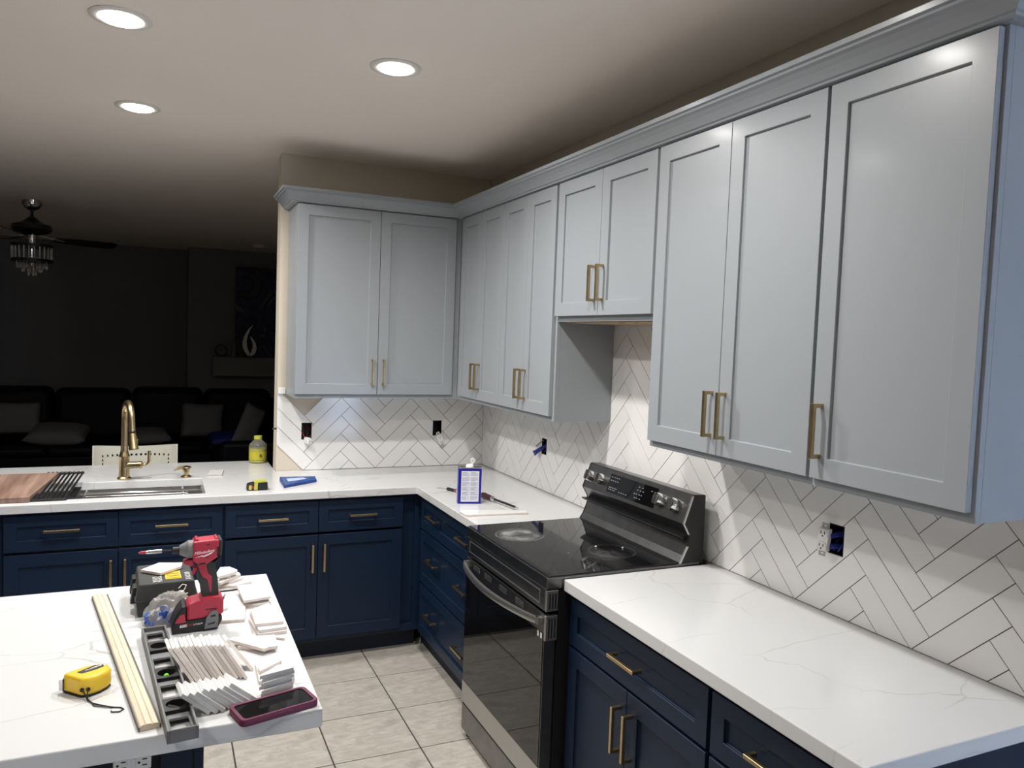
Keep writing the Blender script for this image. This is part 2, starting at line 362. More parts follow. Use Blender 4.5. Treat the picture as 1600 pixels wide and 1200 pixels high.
for a, b in ((0.25, 1.03), (1.07, 1.85)): MB(wn.location).box(a, b, -6.522, -6.518, 0.65, 1.95).build('pane', 'glass', wn)
# living-room chimney breast
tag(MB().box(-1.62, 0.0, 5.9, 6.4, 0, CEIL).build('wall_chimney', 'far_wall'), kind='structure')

# ------------------------------------------------------------------ herringbone backsplash tiles (parts of the walls)
TW, TL = 0.0762, 0.3048
R2 = math.sqrt(0.5)
def herringbone(parent, u_h, z_h, u0, u1, z0, ztop, holes, mk, su=1.0, tall=None, drop=None):
    """u_h,z_h: lowest corner of one up-right tile; u grows to the right as seen; mk(polys)->object"""
    g = 0.0013
    for a in range(-60, 61):
        for b in range(-14, 15):
            for kind in (0, 1):
                p0, q0 = a * TW + 4 * b * TW, a * TW - 4 * b * TW
                if kind == 0: r = (p0 + g, p0 + TL - g, q0 + g, q0 + TW - g)
                else: r = (p0 + g, p0 + TW - g, q0 + TW + g, q0 + TW + TL - g)
                poly = [((p - q) * R2 * su + u_h, (p + q) * R2 + z_h) for p, q in ((r[0], r[2]), (r[1], r[2]), (r[1], r[3]), (r[0], r[3]))]
                zt = ztop
                if tall and area(cliprect(poly, tall[0], tall[1], ztop, tall[2])) > 1e-6: zt = tall[2]
                poly = cliprect(poly, u0, u1, z0, zt)
                if area(poly) < 6e-5: continue
                cu, cz = sum(p[0] for p in poly) / len(poly), sum(p[1] for p in poly) / len(poly)
                if drop and drop(cu, cz, kind): continue
                ps = [poly]
                for h in holes: ps = [x for y in ps for x in subrect(y, h)]
                if ps: mk(ps)
def mk_back(ps):
    mb = MB(); t = random.uniform(-0.0004, 0.0004)
    for p in ps: mb.prism(p, 0.0, -0.008 + t, 'y')
    mb.build('tile', 'tile', wb)
def mk_right(ps):                   # u = -y
    mb = MB(); t = random.uniform(-0.0004, 0.0004)
    for p in ps: mb.prism([(-u, z) for u, z in p], -0.0, -0.008 + t, 'x')
    mb.build('tile', 'tile', wr)
def intri(p, a, b, c):
    sg = lambda o, q: (q[0] - o[0]) * (p[1] - o[1]) - (q[1] - o[1]) * (p[0] - o[0])
    d = (sg(a, b), sg(b, c), sg(c, a))
    return all(x >= 0 for x in d) or all(x <= 0 for x in d)
def drop_back(cu, cz, kind):        # the two bare patches at the wall end
    return intri((cu, cz), (-1.32, 1.43), (-0.99, 1.43), (-1.144, 1.225)) or intri((cu, cz), (-1.31, 1.08), (-1.31, 0.90), (-1.14, 0.90))
# V-tile lowest corner of the back wall is (bx,bz); the up-right tile starts half a width beyond
H5 = TW * R2
herringbone(wb, -0.7109 + H5, 0.9149 + H5, XW, -0.0085, 0.9165, 1.39, HOLE_B, mk_back, drop=drop_back)
herringbone(wr, 3.1739 + H5, 0.9126 + H5, 0.0085, 3.598, 0.9165, 1.39, [(-h[1], -h[0], h[2], h[3]) for h in HOLE_R], mk_right, tall=(1.56, 2.31, 1.845))
# grey thin-set behind the tiles
def thin(us, vs, holes, drops, ax, name, par):
    U, V, f = wall_holes(us, vs, holes); MB().plate(U, V, f, -0.0004, -0.0022, ax).build(name, 'thinset', par)
U, V, f = wall_holes([-1.29, -1.14, -1.03, 0.0], [0.915, 1.085, 1.215, 1.36], HOLE_B)
MB().plate(U, V, lambda a, b: f(a, b) and (a > -1.03 or (a > -1.14 and b < 1.215) or 1.085 < b < 1.215), -0.0004, -0.0060, 'y').build('thinset_bed', 'thinset', wb)
U, V, f = wall_holes([-3.59, -2.315, -1.56, -0.0], [0.915, 1.36, 1.83], HOLE_R)
MB().plate(U, V, lambda a, b: f(a, b) and (b < 1.36 or -2.315 < a < -1.56), -0.0004, -0.0060, 'x').build('thinset_bed', 'thinset', wr)

# ------------------------------------------------------------------ cabinets
def shaker(x0, x1, z0, z1, rail=0.057, yf=-0.0195, rec=0.009):
    mb = MB(); r = rail
    o = [(x0, z0), (x1, z0), (x1, z1), (x0, z1)]; i = [(x0 + r, z0 + r), (x1 - r, z0 + r), (x1 - r, z1 - r), (x0 + r, z1 - r)]
    v = [(a, yf, b) for a, b in o] + [(a, yf, b) for a, b in i] + [(a, yf + rec, b) for a, b in i] + [(a, -0.0005, b) for a, b in o]
    f = []
    for k in range(4):
        n = (k + 1) % 4
        f += [(k, n, 4 + n, 4 + k), (4 + k, 4 + n, 8 + n, 8 + k), (k, 12 + k, 12 + n, n)]
    f += [(8, 9, 10, 11), (15, 14, 13, 12)]
    return mb.add(v, f)
def pull(vertical, x, z, L=0.145, yf=-0.0195):
    mb = MB(); s = 0.0055; d = 0.034
    if vertical:
        mb.plate([-d, -d + 2 * s, 0], [z - L / 2, z - L / 2 + 2 * s, z + L / 2 - 2 * s, z + L / 2], lambda a, b: a < -d + 2 * s or abs(b - z) > L / 2 - 2 * s, x - s, x + s, 'x')
        mb.v = [Vector((p.x, p.y + yf, p.z)) for p in mb.v]
    else:
        mb.plate([x - L / 2, x - L / 2 + 2 * s, x + L / 2 - 2 * s, x + L / 2], [-d, -d + 2 * s, 0], lambda a, b: b < -d + 2 * s or abs(a - x) > L / 2 - 2 * s, z - s, z + s, 'z')
        mb.v = [Vector((p.x, p.y + yf, p.z)) for p in mb.v]
    return mb
RZ = -PI / 2
def cabinet(name, label, loc, rz, w, h, depth, fronts, m, zbot=0.0, toe=None, group=None, ch=None):
    t = thing(name, label, 'cabinet', loc, rz, group)
    MB().box(0, w, 0.019, depth, zbot, ch or h).build('carcase', m, t)
    # face frame: stiles and rails around the openings
    fr = MB().plate([0, 0.038, w - 0.038, w], [zbot, zbot + 0.038, h - 0.038, h], lambda a, b: not (0.038 < a < w - 0.038 and zbot + 0.038 < b < h - 0.038), 0.0, 0.019, 'y')
    fr.build('face_frame', m, t, bev=0.0008, seg=1)
    if toe: MB().box(0, w, toe, depth, 0.0, zbot).build('toe_kick', 'toe', t)
    for k, x0, x1, z0, z1, hs in fronts:
        rail = 0.057 if k == 'door' else 0.052
        if k == 'drawer' and z1 - z0 < 0.2: rail = 0.05
        d = shaker(x0, x1, z0, z1, rail).build(k, m, t, bev=0.0010, seg=1)
        for (vert, hx, hz) in hs:
            pull(vert, hx, hz).build('handle', 'brass', d, bev=0.0007, seg=1)
    return t
G = 'grey_paint'
ZU, ZT, ZB = 1.3669, 2.445, 1.3903
dz0, dz1 = ZB - ZU, 2.4177 - ZU
hz = dz0 + 0.055 + 0.0725
# upper on the back wall (front looks to -y)
cabinet('upper_cabinet', 'tall grey two-door wall cabinet on the short back wall beside the dark living room', (-1.2514, -0.305, ZU), 0, 0.9455, ZT - ZU, 0.2945,
        [('door', -1.2482 + 1.2514, -0.7955 + 1.2514, dz0, dz1, [(True, -0.7955 + 1.2514 - 0.03, hz)]),
         ('door', -0.7925 + 1.2514, -0.3443 + 1.2514, dz0, dz1, [(True, -0.7925 + 1.2514 + 0.03, hz)])], G)
# uppers on the right wall (front looks to -x); local x runs towards -y
def upper_r(label, y0, y1, doors, z0=ZU, db=None, hzz=None, name='upper_cabinet'):
    fr = []
    b0 = (db if db is not None else ZB) - z0; b1 = 2.4177 - z0
    for (a, b, side) in doors:
        hx = (y0 - b - 0.03) if False else ((y0 - b) - 0.03 if side == 'r' else (y0 - a) + 0.03)
        fr.append(('door', y0 - a, y0 - b, b0, b1, [(True, hx, b0 + 0.055 + 0.0725)]))
    return cabinet(name, label, (-0.305, y0, z0), RZ, y0 - y1, ZT - z0, 0.2945, fr, G)
upper_r('narrow grey two-door wall cabinet in the inside corner of the wall', -0.3055, -0.9650, [(-0.3657, -0.6655, 'r'), (-0.6680, -0.9655, 'l')])
upper_r('grey two-door wall cabinet between the corner cabinet and the range opening', -0.9655, -1.5600, [(-0.9685, -1.2540, 'r'), (-1.2565, -1.5427, 'l')])
oc = upper_r('short grey two-door wall cabinet bridging above the range', -1.5605, -2.3095, [(-1.5646, -1.9330, 'r'), (-1.9355, -2.3043, 'l')], z0=1.815, db=1.8383)
MB().box(0.03, 0.72, 0.025, 0.285, -0.0035, 0.0).build('raw_underside', 'plywood', oc)
for sx in (0.40, 0.43, 0.52): MB().box(sx, sx + 0.012, 0.06, 0.075, -0.0042, -0.0035).build('screw_hole', 'black', oc)
upper_r('tall grey two-door wall cabinet just to the near side of the range', -2.3100, -3.0725, [(-2.3206, -2.6940, 'r'), (-2.6966, -3.0671, 'l')])
upper_r('wide single-door grey wall cabinet at the near end of the run', -3.0730, -3.5296, [(-3.0786, -3.5212, 'l')])

# crown moulding mitred along the tops
def sweep(path, prof):
    mb = MB(); n = len(prof); P = [Vector((a, b)) for a, b in path]; rings = []
    for i, p in enumerate(P):
        d0 = (P[i] - P[i - 1]).normalized() if i else None; d1 = (P[i + 1] - P[i]).normalized() if i < len(P) - 1 else None
        nr = lambda d: Vector((d.y, -d.x))
        if d0 is None: off = nr(d1)
        elif d1 is None: off = nr(d0)
        else: a, b = nr(d0), nr(d1); off = (a + b) / (1 + a.dot(b))
        rings.append([(p.x + off.x * o, p.y + off.y * o, z) for o, z in prof])
    v = [q for r in rings for q in r]; f = []
    for i in range(len(P) - 1):
        for k in range(n): f.append((i * n + k, i * n + (k + 1) % n, (i + 1) * n + (k + 1) % n, (i + 1) * n + k))
    f += [list(range(n)), [(len(P) - 1) * n + k for k in range(n)][::-1]]
    return mb.add(v, f)
prof = [(-0.002, 2.4215), (0.010, 2.4215), (0.014, 2.4245), (0.026, 2.4250), (0.028, 2.4310), (0.034, 2.4335), (0.041, 2.4420), (0.052, 2.4540), (0.066, 2.4660), (0.076, 2.4710), (0.077, 2.4770), (0.086, 2.4800), (0.087, 2.4930), (0.078, 2.4930), (-0.002, 2.4500)]
cr = sweep([(-1.2530, -0.001), (-1.2530, -0.306), (-0.306, -0.306), (-0.306, -3.531), (-0.001, -3.531)], prof).build('crown_moulding', G)
tag(cr, 'grey crown moulding running round the tops of all wall cabinets', 'moulding')

# base cabinets on the back wall / peninsula
NV = 'navy'; BH = 0.873; TOE = 0.105
def base_b(label, x0, x1, fr, toe=0.07, ch=None):
    fronts = [(k, a - x0, b - x0, z0, z1, [(v, hx - x0, hz_) for v, hx, hz_ in hs]) for k, a, b, z0, z1, hs in fr]
    return cabinet('base_cabinet', label, (x0, -0.5935, 0), 0, x1 - x0, BH, 0.58, fronts, NV, zbot=TOE, toe=toe, ch=ch)
D0, D1, E0, E1 = 0.694, 0.857, 0.132, 0.680
HV = E1 - 0.045 - 0.0725
base_b('navy sink base with two false drawer fronts under the sink', -2.545, -1.620,
       [('drawer', -2.541, -2.0855, D0, D1, [(False, -2.312, 0.787)]), ('drawer', -2.0825, -1.6265, D0, D1, [(False, -1.854, 0.782)]),
        ('door', -2.541, -2.0855, E0, E1, [(True, -2.114, HV)]), ('door', -2.0825, -1.6265, E0, E1, [(True, -2.054, HV)])], ch=0.640)
base_b('navy two-drawer two-door base cabinet next to the inside corner', -1.620, -0.5962,
       [('drawer', -1.6135, -1.1595, D0, D1, [(False, -1.386, 0.779)]), ('drawer', -1.1565, -0.7060, D0, D1, [(False, -0.928, 0.777)]),
        ('door', -1.6135, -1.1595, E0, E1, [(True, -1.188, HV)]), ('door', -1.1565, -0.7060, E0, E1, [(True, -1.128, HV)])])
base_b('navy base cabinet running out past the far left end of the sink', -3.20, -2.5455,
       [('drawer', -3.192, -2.560, D0, D1, [(False, -2.876, 0.787)]), ('door', -3.192, -2.560, E0, E1, [(True, -3.15, HV)])])
def base_r(label, y0, y1, fr):
    fronts = [(k, y0 - a, y0 - b, z0, z1, [(v, y0 - hy, hz_) for v, hy, hz_ in hs]) for k, a, b, z0, z1, hs in fr]
    return cabinet('base_cabinet', label, (-0.5955, y0, 0), RZ, y0 - y1, BH, 0.58, fronts, NV, zbot=TOE, toe=0.045)
def two(y0, y1, z): return [(False, y0 - (y0 - y1) * 0.26, z), (False, y0 - (y0 - y1) * 0.755, z)]
_c = base_r('navy three-drawer base cabinet between the inside corner and the range', -0.6145, -1.5450,
       [('drawer', -0.6480, -1.5370, 0.690, 0.857, two(-0.65, -1.54, 0.787)), ('drawer', -0.6480, -1.5370, 0.398, 0.680, two(-0.65, -1.54, 0.555)), ('drawer', -0.6480, -1.5370, 0.118, 0.388, two(-0.65, -1.54, 0.262))])
MB().box(-0.10, 0.0, 0.045, 0.10, 0.0, TOE).build('toe_kick', 'toe', _c)
base_r('navy base cabinet with one drawer over two doors beside the range', -2.3290, -3.0760,
       [('drawer', -2.3330, -3.0690, 0.690, 0.852, [(False, -2.700, 0.770)]), ('door', -2.3330, -2.6985, 0.118, 0.680, [(True, -2.668, 0.55)]), ('door', -2.7010, -3.0690, 0.118, 0.680, [(True, -2.731, 0.55)])])
base_r('navy drawer and door base cabinet at the near end of the counter', -3.0765, -3.5550,
       [('drawer', -3.0840, -3.5450, 0.690, 0.852, [(False, -3.315, 0.770)]), ('door', -3.0840, -3.5450, 0.118, 0.680, [(True, -3.115, 0.55)])])

# ------------------------------------------------------------------ countertops
ZC = 0.914
SX0, SX1, SY0, SY1 = -2.515, -1.703, -0.553, -0.138
ct = MB((-1.6, -0.3, 0.874)).plate([-3.25, SX0, SX1, XW - 0.002, -0.6403, -0.003], [-1.5525, -0.6403, SY0, SY1, -0.003, 0.405],
    lambda a, b: (b > -0.6403 and not (SX0 < a < SX1 and SY0 < b < SY1) and (b < -0.003 or a < XW - 0.002)) or (b < -0.6403 and a > -0.6403), 0.8742, ZC)
tag(ct.build('countertop', 'quartz', bev=0.003), 'white quartz L-shaped countertop holding the sink and turning the corner', 'countertop')
tag(MB((-0.32, -2.95, 0.874)).box(-0.6403, -0.003, -3.5715, -2.3265, 0.8742, ZC).build('countertop', 'quartz', bev=0.003), 'white veined quartz countertop to the near side of the range', 'countertop')

# island
IX0, IX1, IY0, IY1 = -3.6, -1.578, -2.968, -1.962
isl = thing('island_cabinet', 'navy island base with a white outlet panel under the cluttered top', 'cabinet', (-2.6, -2.45, 0))
o = isl.location
MB(o).box(-3.55, -1.83, -2.885, -2.02, TOE, 0.872).build('carcase', NV, isl)
MB(o).box(-3.5, -1.88, -2.85, -2.07, 0, TOE).build('toe_kick', 'toe', isl)
MB(o).plate([-1.899, -1.875, -1.838, -1.815], [TOE, 0.2, 0.80, 0.872], lambda a, b: True, -2.910, -2.885, 'y').build('end_panel', NV, isl, bev=0.001, seg=1)
MB(o).box(-1.8335, -1.815, -2.916, -2.02, TOE, 0.872).build('corner_stile', NV, isl, bev=0.001, seg=1)
MB(o).box(-2.001, -1.899, -2.920, -2.885, 0.55, 0.8715).build('white_panel', 'white', isl)
shaker(-3.50 + 0, -2.01, 0.12, 0.86).build('back_panel', NV, isl)
bp = isl.children[-1]; bp.location = (2.6, -2.885 + 2.45, 0)
tag(MB((-2.6, -2.45, 0.872)).box(IX0, IX1, IY0, IY1, 0.8722, ZC).build('countertop', 'quartz', bev=0.003), 'white quartz island top strewn with tiles and tools', 'countertop')

# ------------------------------------------------------------------ electric range
RY0, RY1 = -1.559, -2.317
rg = thing('electric_range', 'black stainless freestanding electric range with dusty glass cooktop', 'range', (-0.38, -1.938, 0)); o = rg.location
ym = (RY0 + RY1) / 2
MB(o).box(-0.652, -0.055, RY1 + 0.003, RY0 - 0.003, 0.03, 0.878).build('body', 'blackmetal', rg)
MB(o).plate([-0.702, -0.690, -0.150, -0.060], [RY1, RY1 + 0.012, RY0 - 0.012, RY0], lambda a, b: True, 0.879, 0.9215, 'z').build('cooktop_frame', 'bsteel', rg, bev=0.003)
MB(o).box(-0.694, -0.148, RY1 + 0.008, RY0 - 0.008, 0.9212, 0.9255).build('glass_cooktop', 'cooktop', rg, bev=0.001, seg=1, loc=None)
ckt = rg.children[-1]
for v in ckt.data.vertices: v.co += o          # keep the residue rings in world-sized object space
ckt.location = -o
MB(o).box(-0.700, -0.652, RY1 + 0.012, RY0 - 0.004, 0.802, 0.8765).build('front_fascia', 'bsteel', rg, bev=0.002)
MB(o).plate([RY1 + 0.05, RY1 + 0.055, RY0 - 0.035, RY0 - 0.03], [0.817, 0.820, 0.862, 0.865], lambda a, b: not (RY1 + 0.055 < a < RY0 - 0.035 and 0.820 < b < 0.862), -0.7015, -0.699, 'x').build('fascia_outline', 'bsteel_lt', rg)
# oven door
dr = MB(o).box(-0.700, -0.655, RY1 + 0.012, RY0 - 0.004, 0.155, 0.790).build('oven_door', 'bsteel', rg, bev=0.002)
MB(o).box(-0.7025, -0.6995, RY1 + 0.014, RY0 - 0.006, 0.248, 0.722).build('door_glass', 'blackglass', dr, bev=0.0008, seg=1)
MB(o).box(-0.7030, -0.6995, RY1 + 0.012, RY0 - 0.004, 0.157, 0.2475).build('lower_band', 'bsteel_lt', dr)
hb = MB(o); n = 20; A = []; B = []
pts = []
for i in range(n + 1):
    t = i / n; y = RY0 - 0.02 + (RY1 + 0.035 - (RY0 - 0.02)) * t; x = -0.712 - 0.052 * math.sin(PI * t) ** 0.8; pts.append((x, y))
for i in range(n):
    (xa, ya), (xb, yb) = pts[i], pts[i + 1]
    hb.hull([(xa, ya, 0.752), (xa - 0.010, ya, 0.754), (xa - 0.012, ya, 0.764), (xa - 0.008, ya, 0.775), (xa + 0.004, ya, 0.775)], [(xb, yb, 0.752), (xb - 0.010, yb, 0.754), (xb - 0.012, yb, 0.764), (xb - 0.008, yb, 0.775), (xb + 0.004, yb, 0.775)])
for (x, y) in (pts[0], pts[-1]): hb.box(x - 0.006, -0.699, y - 0.012, y + 0.012, 0.752, 0.775)
hb.build('oven_handle', 'bsteel_lt', dr, smooth=True)
for c in (0.14, 0.30, 0.50, 0.70):
    y = RY0 + (RY1 - RY0) * c; vb = MB(o)
    for k in range(3): vb.box(-0.7012, -0.699, y - 0.045, y + 0.02, 0.7565 + k * 0.008, 0.7595 + k * 0.008)
    for k in range(3): vb.k = 1; vb.box(-0.7008, -0.699, y - 0.047, y + 0.022, 0.7552 + k * 0.008, 0.7608 + k * 0.008)
    tag(vb.build('vent_slots', ['black', 'bsteel_lt'], dr), kind='stuff')
for k in (0.050, 0.026): MB(o).box(-0.7033, -0.7024, RY1 + k - 0.006, RY1 + k + 0.006, 0.703 , 0.722).build('white_sticker', 'white', dr)
for z0, z1 in ((0.803, 0.876), (0.700, 0.788)):
    ec = MB(o).box(-0.701, -0.655, RY1 - 0.001, RY1 + 0.0125, z0, z1).build('end_cap', 'bsteel_lt', rg, bev=0.002)
    for k in range(3): MB(o).box(-0.692 + k * 0.011, -0.686 + k * 0.011, RY1 - 0.003, RY1, z0 + 0.01, z1 - 0.01).build('rib', 'bsteel', ec)
dw = MB(o).box(-0.700, -0.655, RY1 + 0.010, RY0 - 0.002, 0.032, 0.147).build('storage_drawer', 'bsteel', rg, bev=0.003)
for y in (RY0 - 0.025, RY1 + 0.03):
    MB(o).lathe([(0.018, 0), (0.018, 0.012), (0.010, 0.014), (0.010, 0.032)], (-0.665, y, 0.0), n=14).build('foot', 'black', rg)
for y in (RY0 - 0.03, RY1 + 0.03): MB(o).cyl((-0.10, y, 0), (-0.10, y, 0.032), 0.015, n=12).build('foot', 'black', rg)
# backguard
bgp = [(-0.048, 0.9205), (-0.048, 1.172), (-0.052, 1.176), (-0.098, 1.178), (-0.104, 1.173), (-0.141, 1.070), (-0.117, 1.030), (-0.110, 1.010), (-0.118, 0.985), (-0.132, 0.950), (-0.150, 0.9225)]
bk = MB(o).prism(bgp, RY1 + 0.004, RY0 - 0.004, 'y').build('backguard', 'bsteel', rg, bev=0.002)
for ya, yb in ((RY1, RY1 + 0.0045), (RY0 - 0.0045, RY0)):
    MB(o).prism([(a * 0.985 + 0.0 if a > -0.06 else a - 0.0015, b) for a, b in bgp], ya, yb, 'y').build('side_panel', 'blackmetal', bk)
et = MB(o)
for (a, b) in ((4, 5), (5, 6), (8, 10)):
    p, q = bgp[a], bgp[b]; et.hull([(p[0] - 0.004, RY1 - 0.0015, p[1]), (p[0] + 0.003, RY1 - 0.0015, p[1]), (p[0] + 0.003, RY1 + 0.005, p[1]), (p[0] - 0.004, RY1 + 0.005, p[1])], [(q[0] - 0.004, RY1 - 0.0015, q[1]), (q[0] + 0.003, RY1 - 0.0015, q[1]), (q[0] + 0.003, RY1 + 0.005, q[1]), (q[0] - 0.004, RY1 + 0.005, q[1])])
tag(et.build('bright_edge_trim', 'steel', bk), kind='stuff')
MB(o).prism([(-0.110, 1.020), (-0.146, 1.022), (-0.148, 1.018), (-0.128, 1.006), (-0.109, 1.000)], RY1 + 0.02, RY0 - 0.006, 'y').build('vent_lip', 'blackmetal', bk, bev=0.001)
sa = Vector((-0.104, 0, 1.173)); sb_ = Vector((-0.141, 0, 1.070)); sd = (sb_ - sa); sn = Vector((-sd.z, 0, sd.x)).normalized()
if sn.x > 0: sn = -sn
def slant(t, y, h): p = sa + sd * t + sn * h; return Vector((p.x, y, p.z))
dp = MB(o).hull([slant(0.12, -1.757, -0.001), slant(0.12, -2.108, -0.001), slant(0.86, -2.108, -0.001), slant(0.86, -1.757, -0.001)], [slant(0.12, -1.757, 0.002), slant(0.12, -2.108, 0.002), slant(0.86, -2.108, 0.002), slant(0.86, -1.757, 0.002)]).build('display_panel', 'blackglass', bk)
mk = MB(o)
def dash(t, y, w, h=0.035):
    mk.hull([slant(t, y, 0.0019), slant(t, y - w, 0.0019), slant(t + h, y - w, 0.0019), slant(t + h, y, 0.0019)], [slant(t, y, 0.0024), slant(t, y - w, 0.0024), slant(t + h, y - w, 0.0024), slant(t + h, y, 0.0024)])
for t, ys in ((0.22, (0, .018, .036, .052)), (0.36, (0, .016, .032, .050)), (0.64, (0, .012, .026, .038, .052)), (0.72, (0.0, .014, .03, .044, .082, .10, .118, .136)), (0.70, (.2, .215, .235)), (0.55, (.19, .205, .225, .24)), (0.40, (.205, .225, .245)), (0.27, (.21, .235, .30))):
    for y in ys: dash(t, -1.768 - y, 0.009)
tag(mk.build('touch_key_marks', mat('panel_print', (0.20, 0.22, 0.25), 0.5), dp), kind='stuff')
for y in (-1.607, -1.697, -2.140, -2.235):
    c = slant(0.48, y, 0.0)
    kb = MB(o).lathe([(0.027, -0.001), (0.027, 0.006), (0.0255, 0.010), (0.024, 0.026), (0.021, 0.030)], c, sn, 28).build('knob', 'chrome', bk, smooth=True)
    gt = MB(o); up = -sd.normalized()
    for sgn in (1,):
        a = c + sn * 0.029
        gt.hull([a + up * 0.023 + Vector((0, .006, 0)), a + up * 0.023 - Vector((0, .006, 0)), a - up * 0.023 - Vector((0, .006, 0)), a - up * 0.023 + Vector((0, .006, 0))],
                [a + sn * 0.010 + up * 0.020 + Vector((0, .004, 0)), a + sn * 0.010 + up * 0.020 - Vector((0, .004, 0)), a + sn * 0.010 - up * 0.020 - Vector((0, .004, 0)), a + sn * 0.010 - up * 0.020 + Vector((0, .004, 0))])
    gt.build('grip', 'bsteel', kb, bev=0.001)

# ------------------------------------------------------------------ recessed ceiling lights
def downlight(x, y, label, rot=0):
    t = thing('recessed_light', label, 'ceiling light', (x, y, CEIL), rot, 'recessed ceiling lights'); o = t.location
    MB((0, 0, 0)).lathe([(0.066, 0.0), (0.097, 0.0), (0.097, -0.003), (0.090, -0.006), (0.074, -0.007), (0.066, -0.004)], (0, 0, 0), (0, 0, 1), 40, closed=True).build('trim_ring', 'trimwhite', t, smooth=True)
    MB((0, 0, 0)).lathe([(0.066, -0.0005), (0.066, -0.0060), (0.060, -0.0110), (0.046, -0.0150), (0.02, -0.0170)], (0, 0, 0), (0, 0, 1), 40).build('lens', 'lens', t, smooth=True)
    ld = bpy.data.lights.new('lamp', 'AREA'); ld.shape = 'DISK'; ld.size = 0.12; ld.energy = LIGHT_W; ld.color = LIGHT_COL; ld.spread = math.radians(160)
    lo = bpy.data.objects.new('lamp', ld); C.objects.link(lo); lo.parent = t; lo.location = (0, 0, -0.0185)
    return t
downlight(-2.04, -1.685, 'round recessed ceiling light nearest the upper left corner of the ceiling')
downlight(-1.11, -1.695, 'round recessed ceiling light out over the floor in front of the range')
downlight(-2.02, -0.565, 'small round recessed ceiling light above the sink')
for x, y, lb in ((-1.11, -2.82, 'recessed ceiling light above the aisle beside the near counter, past the picture top'), (-2.97, -0.60, 'recessed ceiling light beyond the far end of the sink counter, outside the picture'), (-2.97, -3.95, 'recessed ceiling light behind the viewer past the island')):
    downlight(x, y, lb)

# ------------------------------------------------------------------ electrical outlets
def outlet_box(name, label, axis, h, wire_m):
    """open dark box sunk in the wall hole h=(u0,u1,z0,z1)"""
    u0, u1, z0, z1 = h; e = 0.0008; u0 += e; u1 -= e; z0 += e; z1 -= e
    c = ((u0 + u1) / 2, 0.0, z0) if axis == 'y' else (0.0, (u0 + u1) / 2, z0)
    t = thing(name, label, 'outlet', c); o = t.location
    bx = MB(o); w = 0.002
    P = (lambda a0, a1, d0, d1, b0, b1: bx.box(a0, a1, d0, d1, b0, b1)) if axis == 'y' else (lambda a0, a1, d0, d1, b0, b1: bx.box(d0, d1, a0, a1, b0, b1))
    D = 0.055
    P(u0, u1, D, D + w, z0, z1); P(u0, u0 + w, -0.0085, D, z0, z1); P(u1 - w, u1, -0.0085, D, z0, z1); P(u0 + w, u1 - w, -0.0085, D, z0, z0 + w); P(u0 + w, u1 - w, -0.0085, D, z1 - w, z1)
    bx.build('junction_box', 'black', t)
    for k, wm in enumerate(wire_m):
        a = u0 + 0.012 + k * 0.016; pts = [(a, D, z1 - 0.02), (a + 0.006, 0.03, z1 - 0.035 - 0.006 * k), (a - 0.004 + 0.012 * k, 0.004, z0 + 0.04), (a + 0.004, -0.012, z0 + 0.012)]
        if axis == 'x': pts = [(d, u, z) for u, d, z in pts]
        MB(o).tube(pts, 0.0024, 7).build('wire', wm, t, smooth=True)
    return t
def receptacle(parent, loc, rot, yoke=True):
    """duplex receptacle in its own frame: faces -y, 33 x 68 mm yoke 105 mm"""
    r = MB().box(-0.017, 0.017, -0.010, 0.012, -0.035, 0.035).build('receptacle', 'white', parent, bev=0.002)
    r.location = loc; r.rotation_euler = rot
    if yoke:
      y = MB().plate([-0.011, -0.004, 0.004, 0.011], [-0.052, -0.046, -0.040, 0.040, 0.046, 0.052], lambda a, b: not (abs(a) < 0.004 and 0.040 < abs(b) < 0.046), -0.002, 0.0, 'y')
      y.build('mounting_yoke', 'steel', r)
    for s in (-1, 1):
        f = MB(); zc = s * 0.0195
        f.prism([(0.0165 * math.cos(a) if abs(math.cos(a)) < 0.93 else 0.0154 * math.copysign(1, math.cos(a)), zc + 0.0145 * math.sin(a)) for a in [2 * PI * k / 16 for k in range(16)]], -0.0125, -0.009, 'y')
        f.build('socket_face', 'white', r, bev=0.0006, seg=1)
        sl = MB()
        for dx in (-0.006, 0.006): sl.box(dx - 0.0012, dx + 0.0012, -0.0129, -0.0124, zc - 0.001, zc + 0.008)
        sl.cyl((0, -0.0129, zc - 0.007), (0, -0.0124, zc - 0.007), 0.0026, n=10)
        tag(sl.build('socket_slots', 'black', r), kind='stuff')
    return r
ob = outlet_box('wall_outlet', 'open black outlet box at the wall end with its receptacle tipped out flat', 'y', HOLE_B[0], ['wire_red', 'black', 'wire_red'])
receptacle(ob, (0.002, -0.034, -0.004), (math.radians(-88), 0, math.radians(0)))
for c in ob.children:
    if c.name.startswith('receptacle'): c.rotation_euler = (math.radians(82), math.radians(90), 0)
ob = outlet_box('wall_outlet', 'open black outlet box near the inside corner with a receptacle dangling by wires', 'y', HOLE_B[1], ['black', 'black', 'black'])
receptacle(ob, (0.014, -0.030, -0.022), (math.radians(10), math.radians(-26), 0))
ob = outlet_box('wall_outlet', 'small open black outlet box with blue wires hanging out left of the range', 'x', HOLE_R[0], ['wire_blue', 'black', 'wire_blue'])
bl = MB(ob.location)
for k in range(4): bl.tube([(0.01, -0.885 - 0.006 * k, 1.165), (-0.015, -0.876 - 0.004 * k, 1.150 - 0.004 * k), (-0.032, -0.845 - 0.006 * k, 1.128 - 0.004 * k), (-0.036, -0.818 - 0.008 * k, 1.118 - 0.006 * k)], 0.0035, 7)
bl.build('wire_bundle', 'wire_blue', ob, smooth=True)
MB(ob.location).tube([(0.0, -0.872, 1.185), (-0.02, -0.855, 1.165), (-0.03, -0.842, 1.150)], 0.003, 7).build('bare_wire', 'steel', ob, smooth=True)
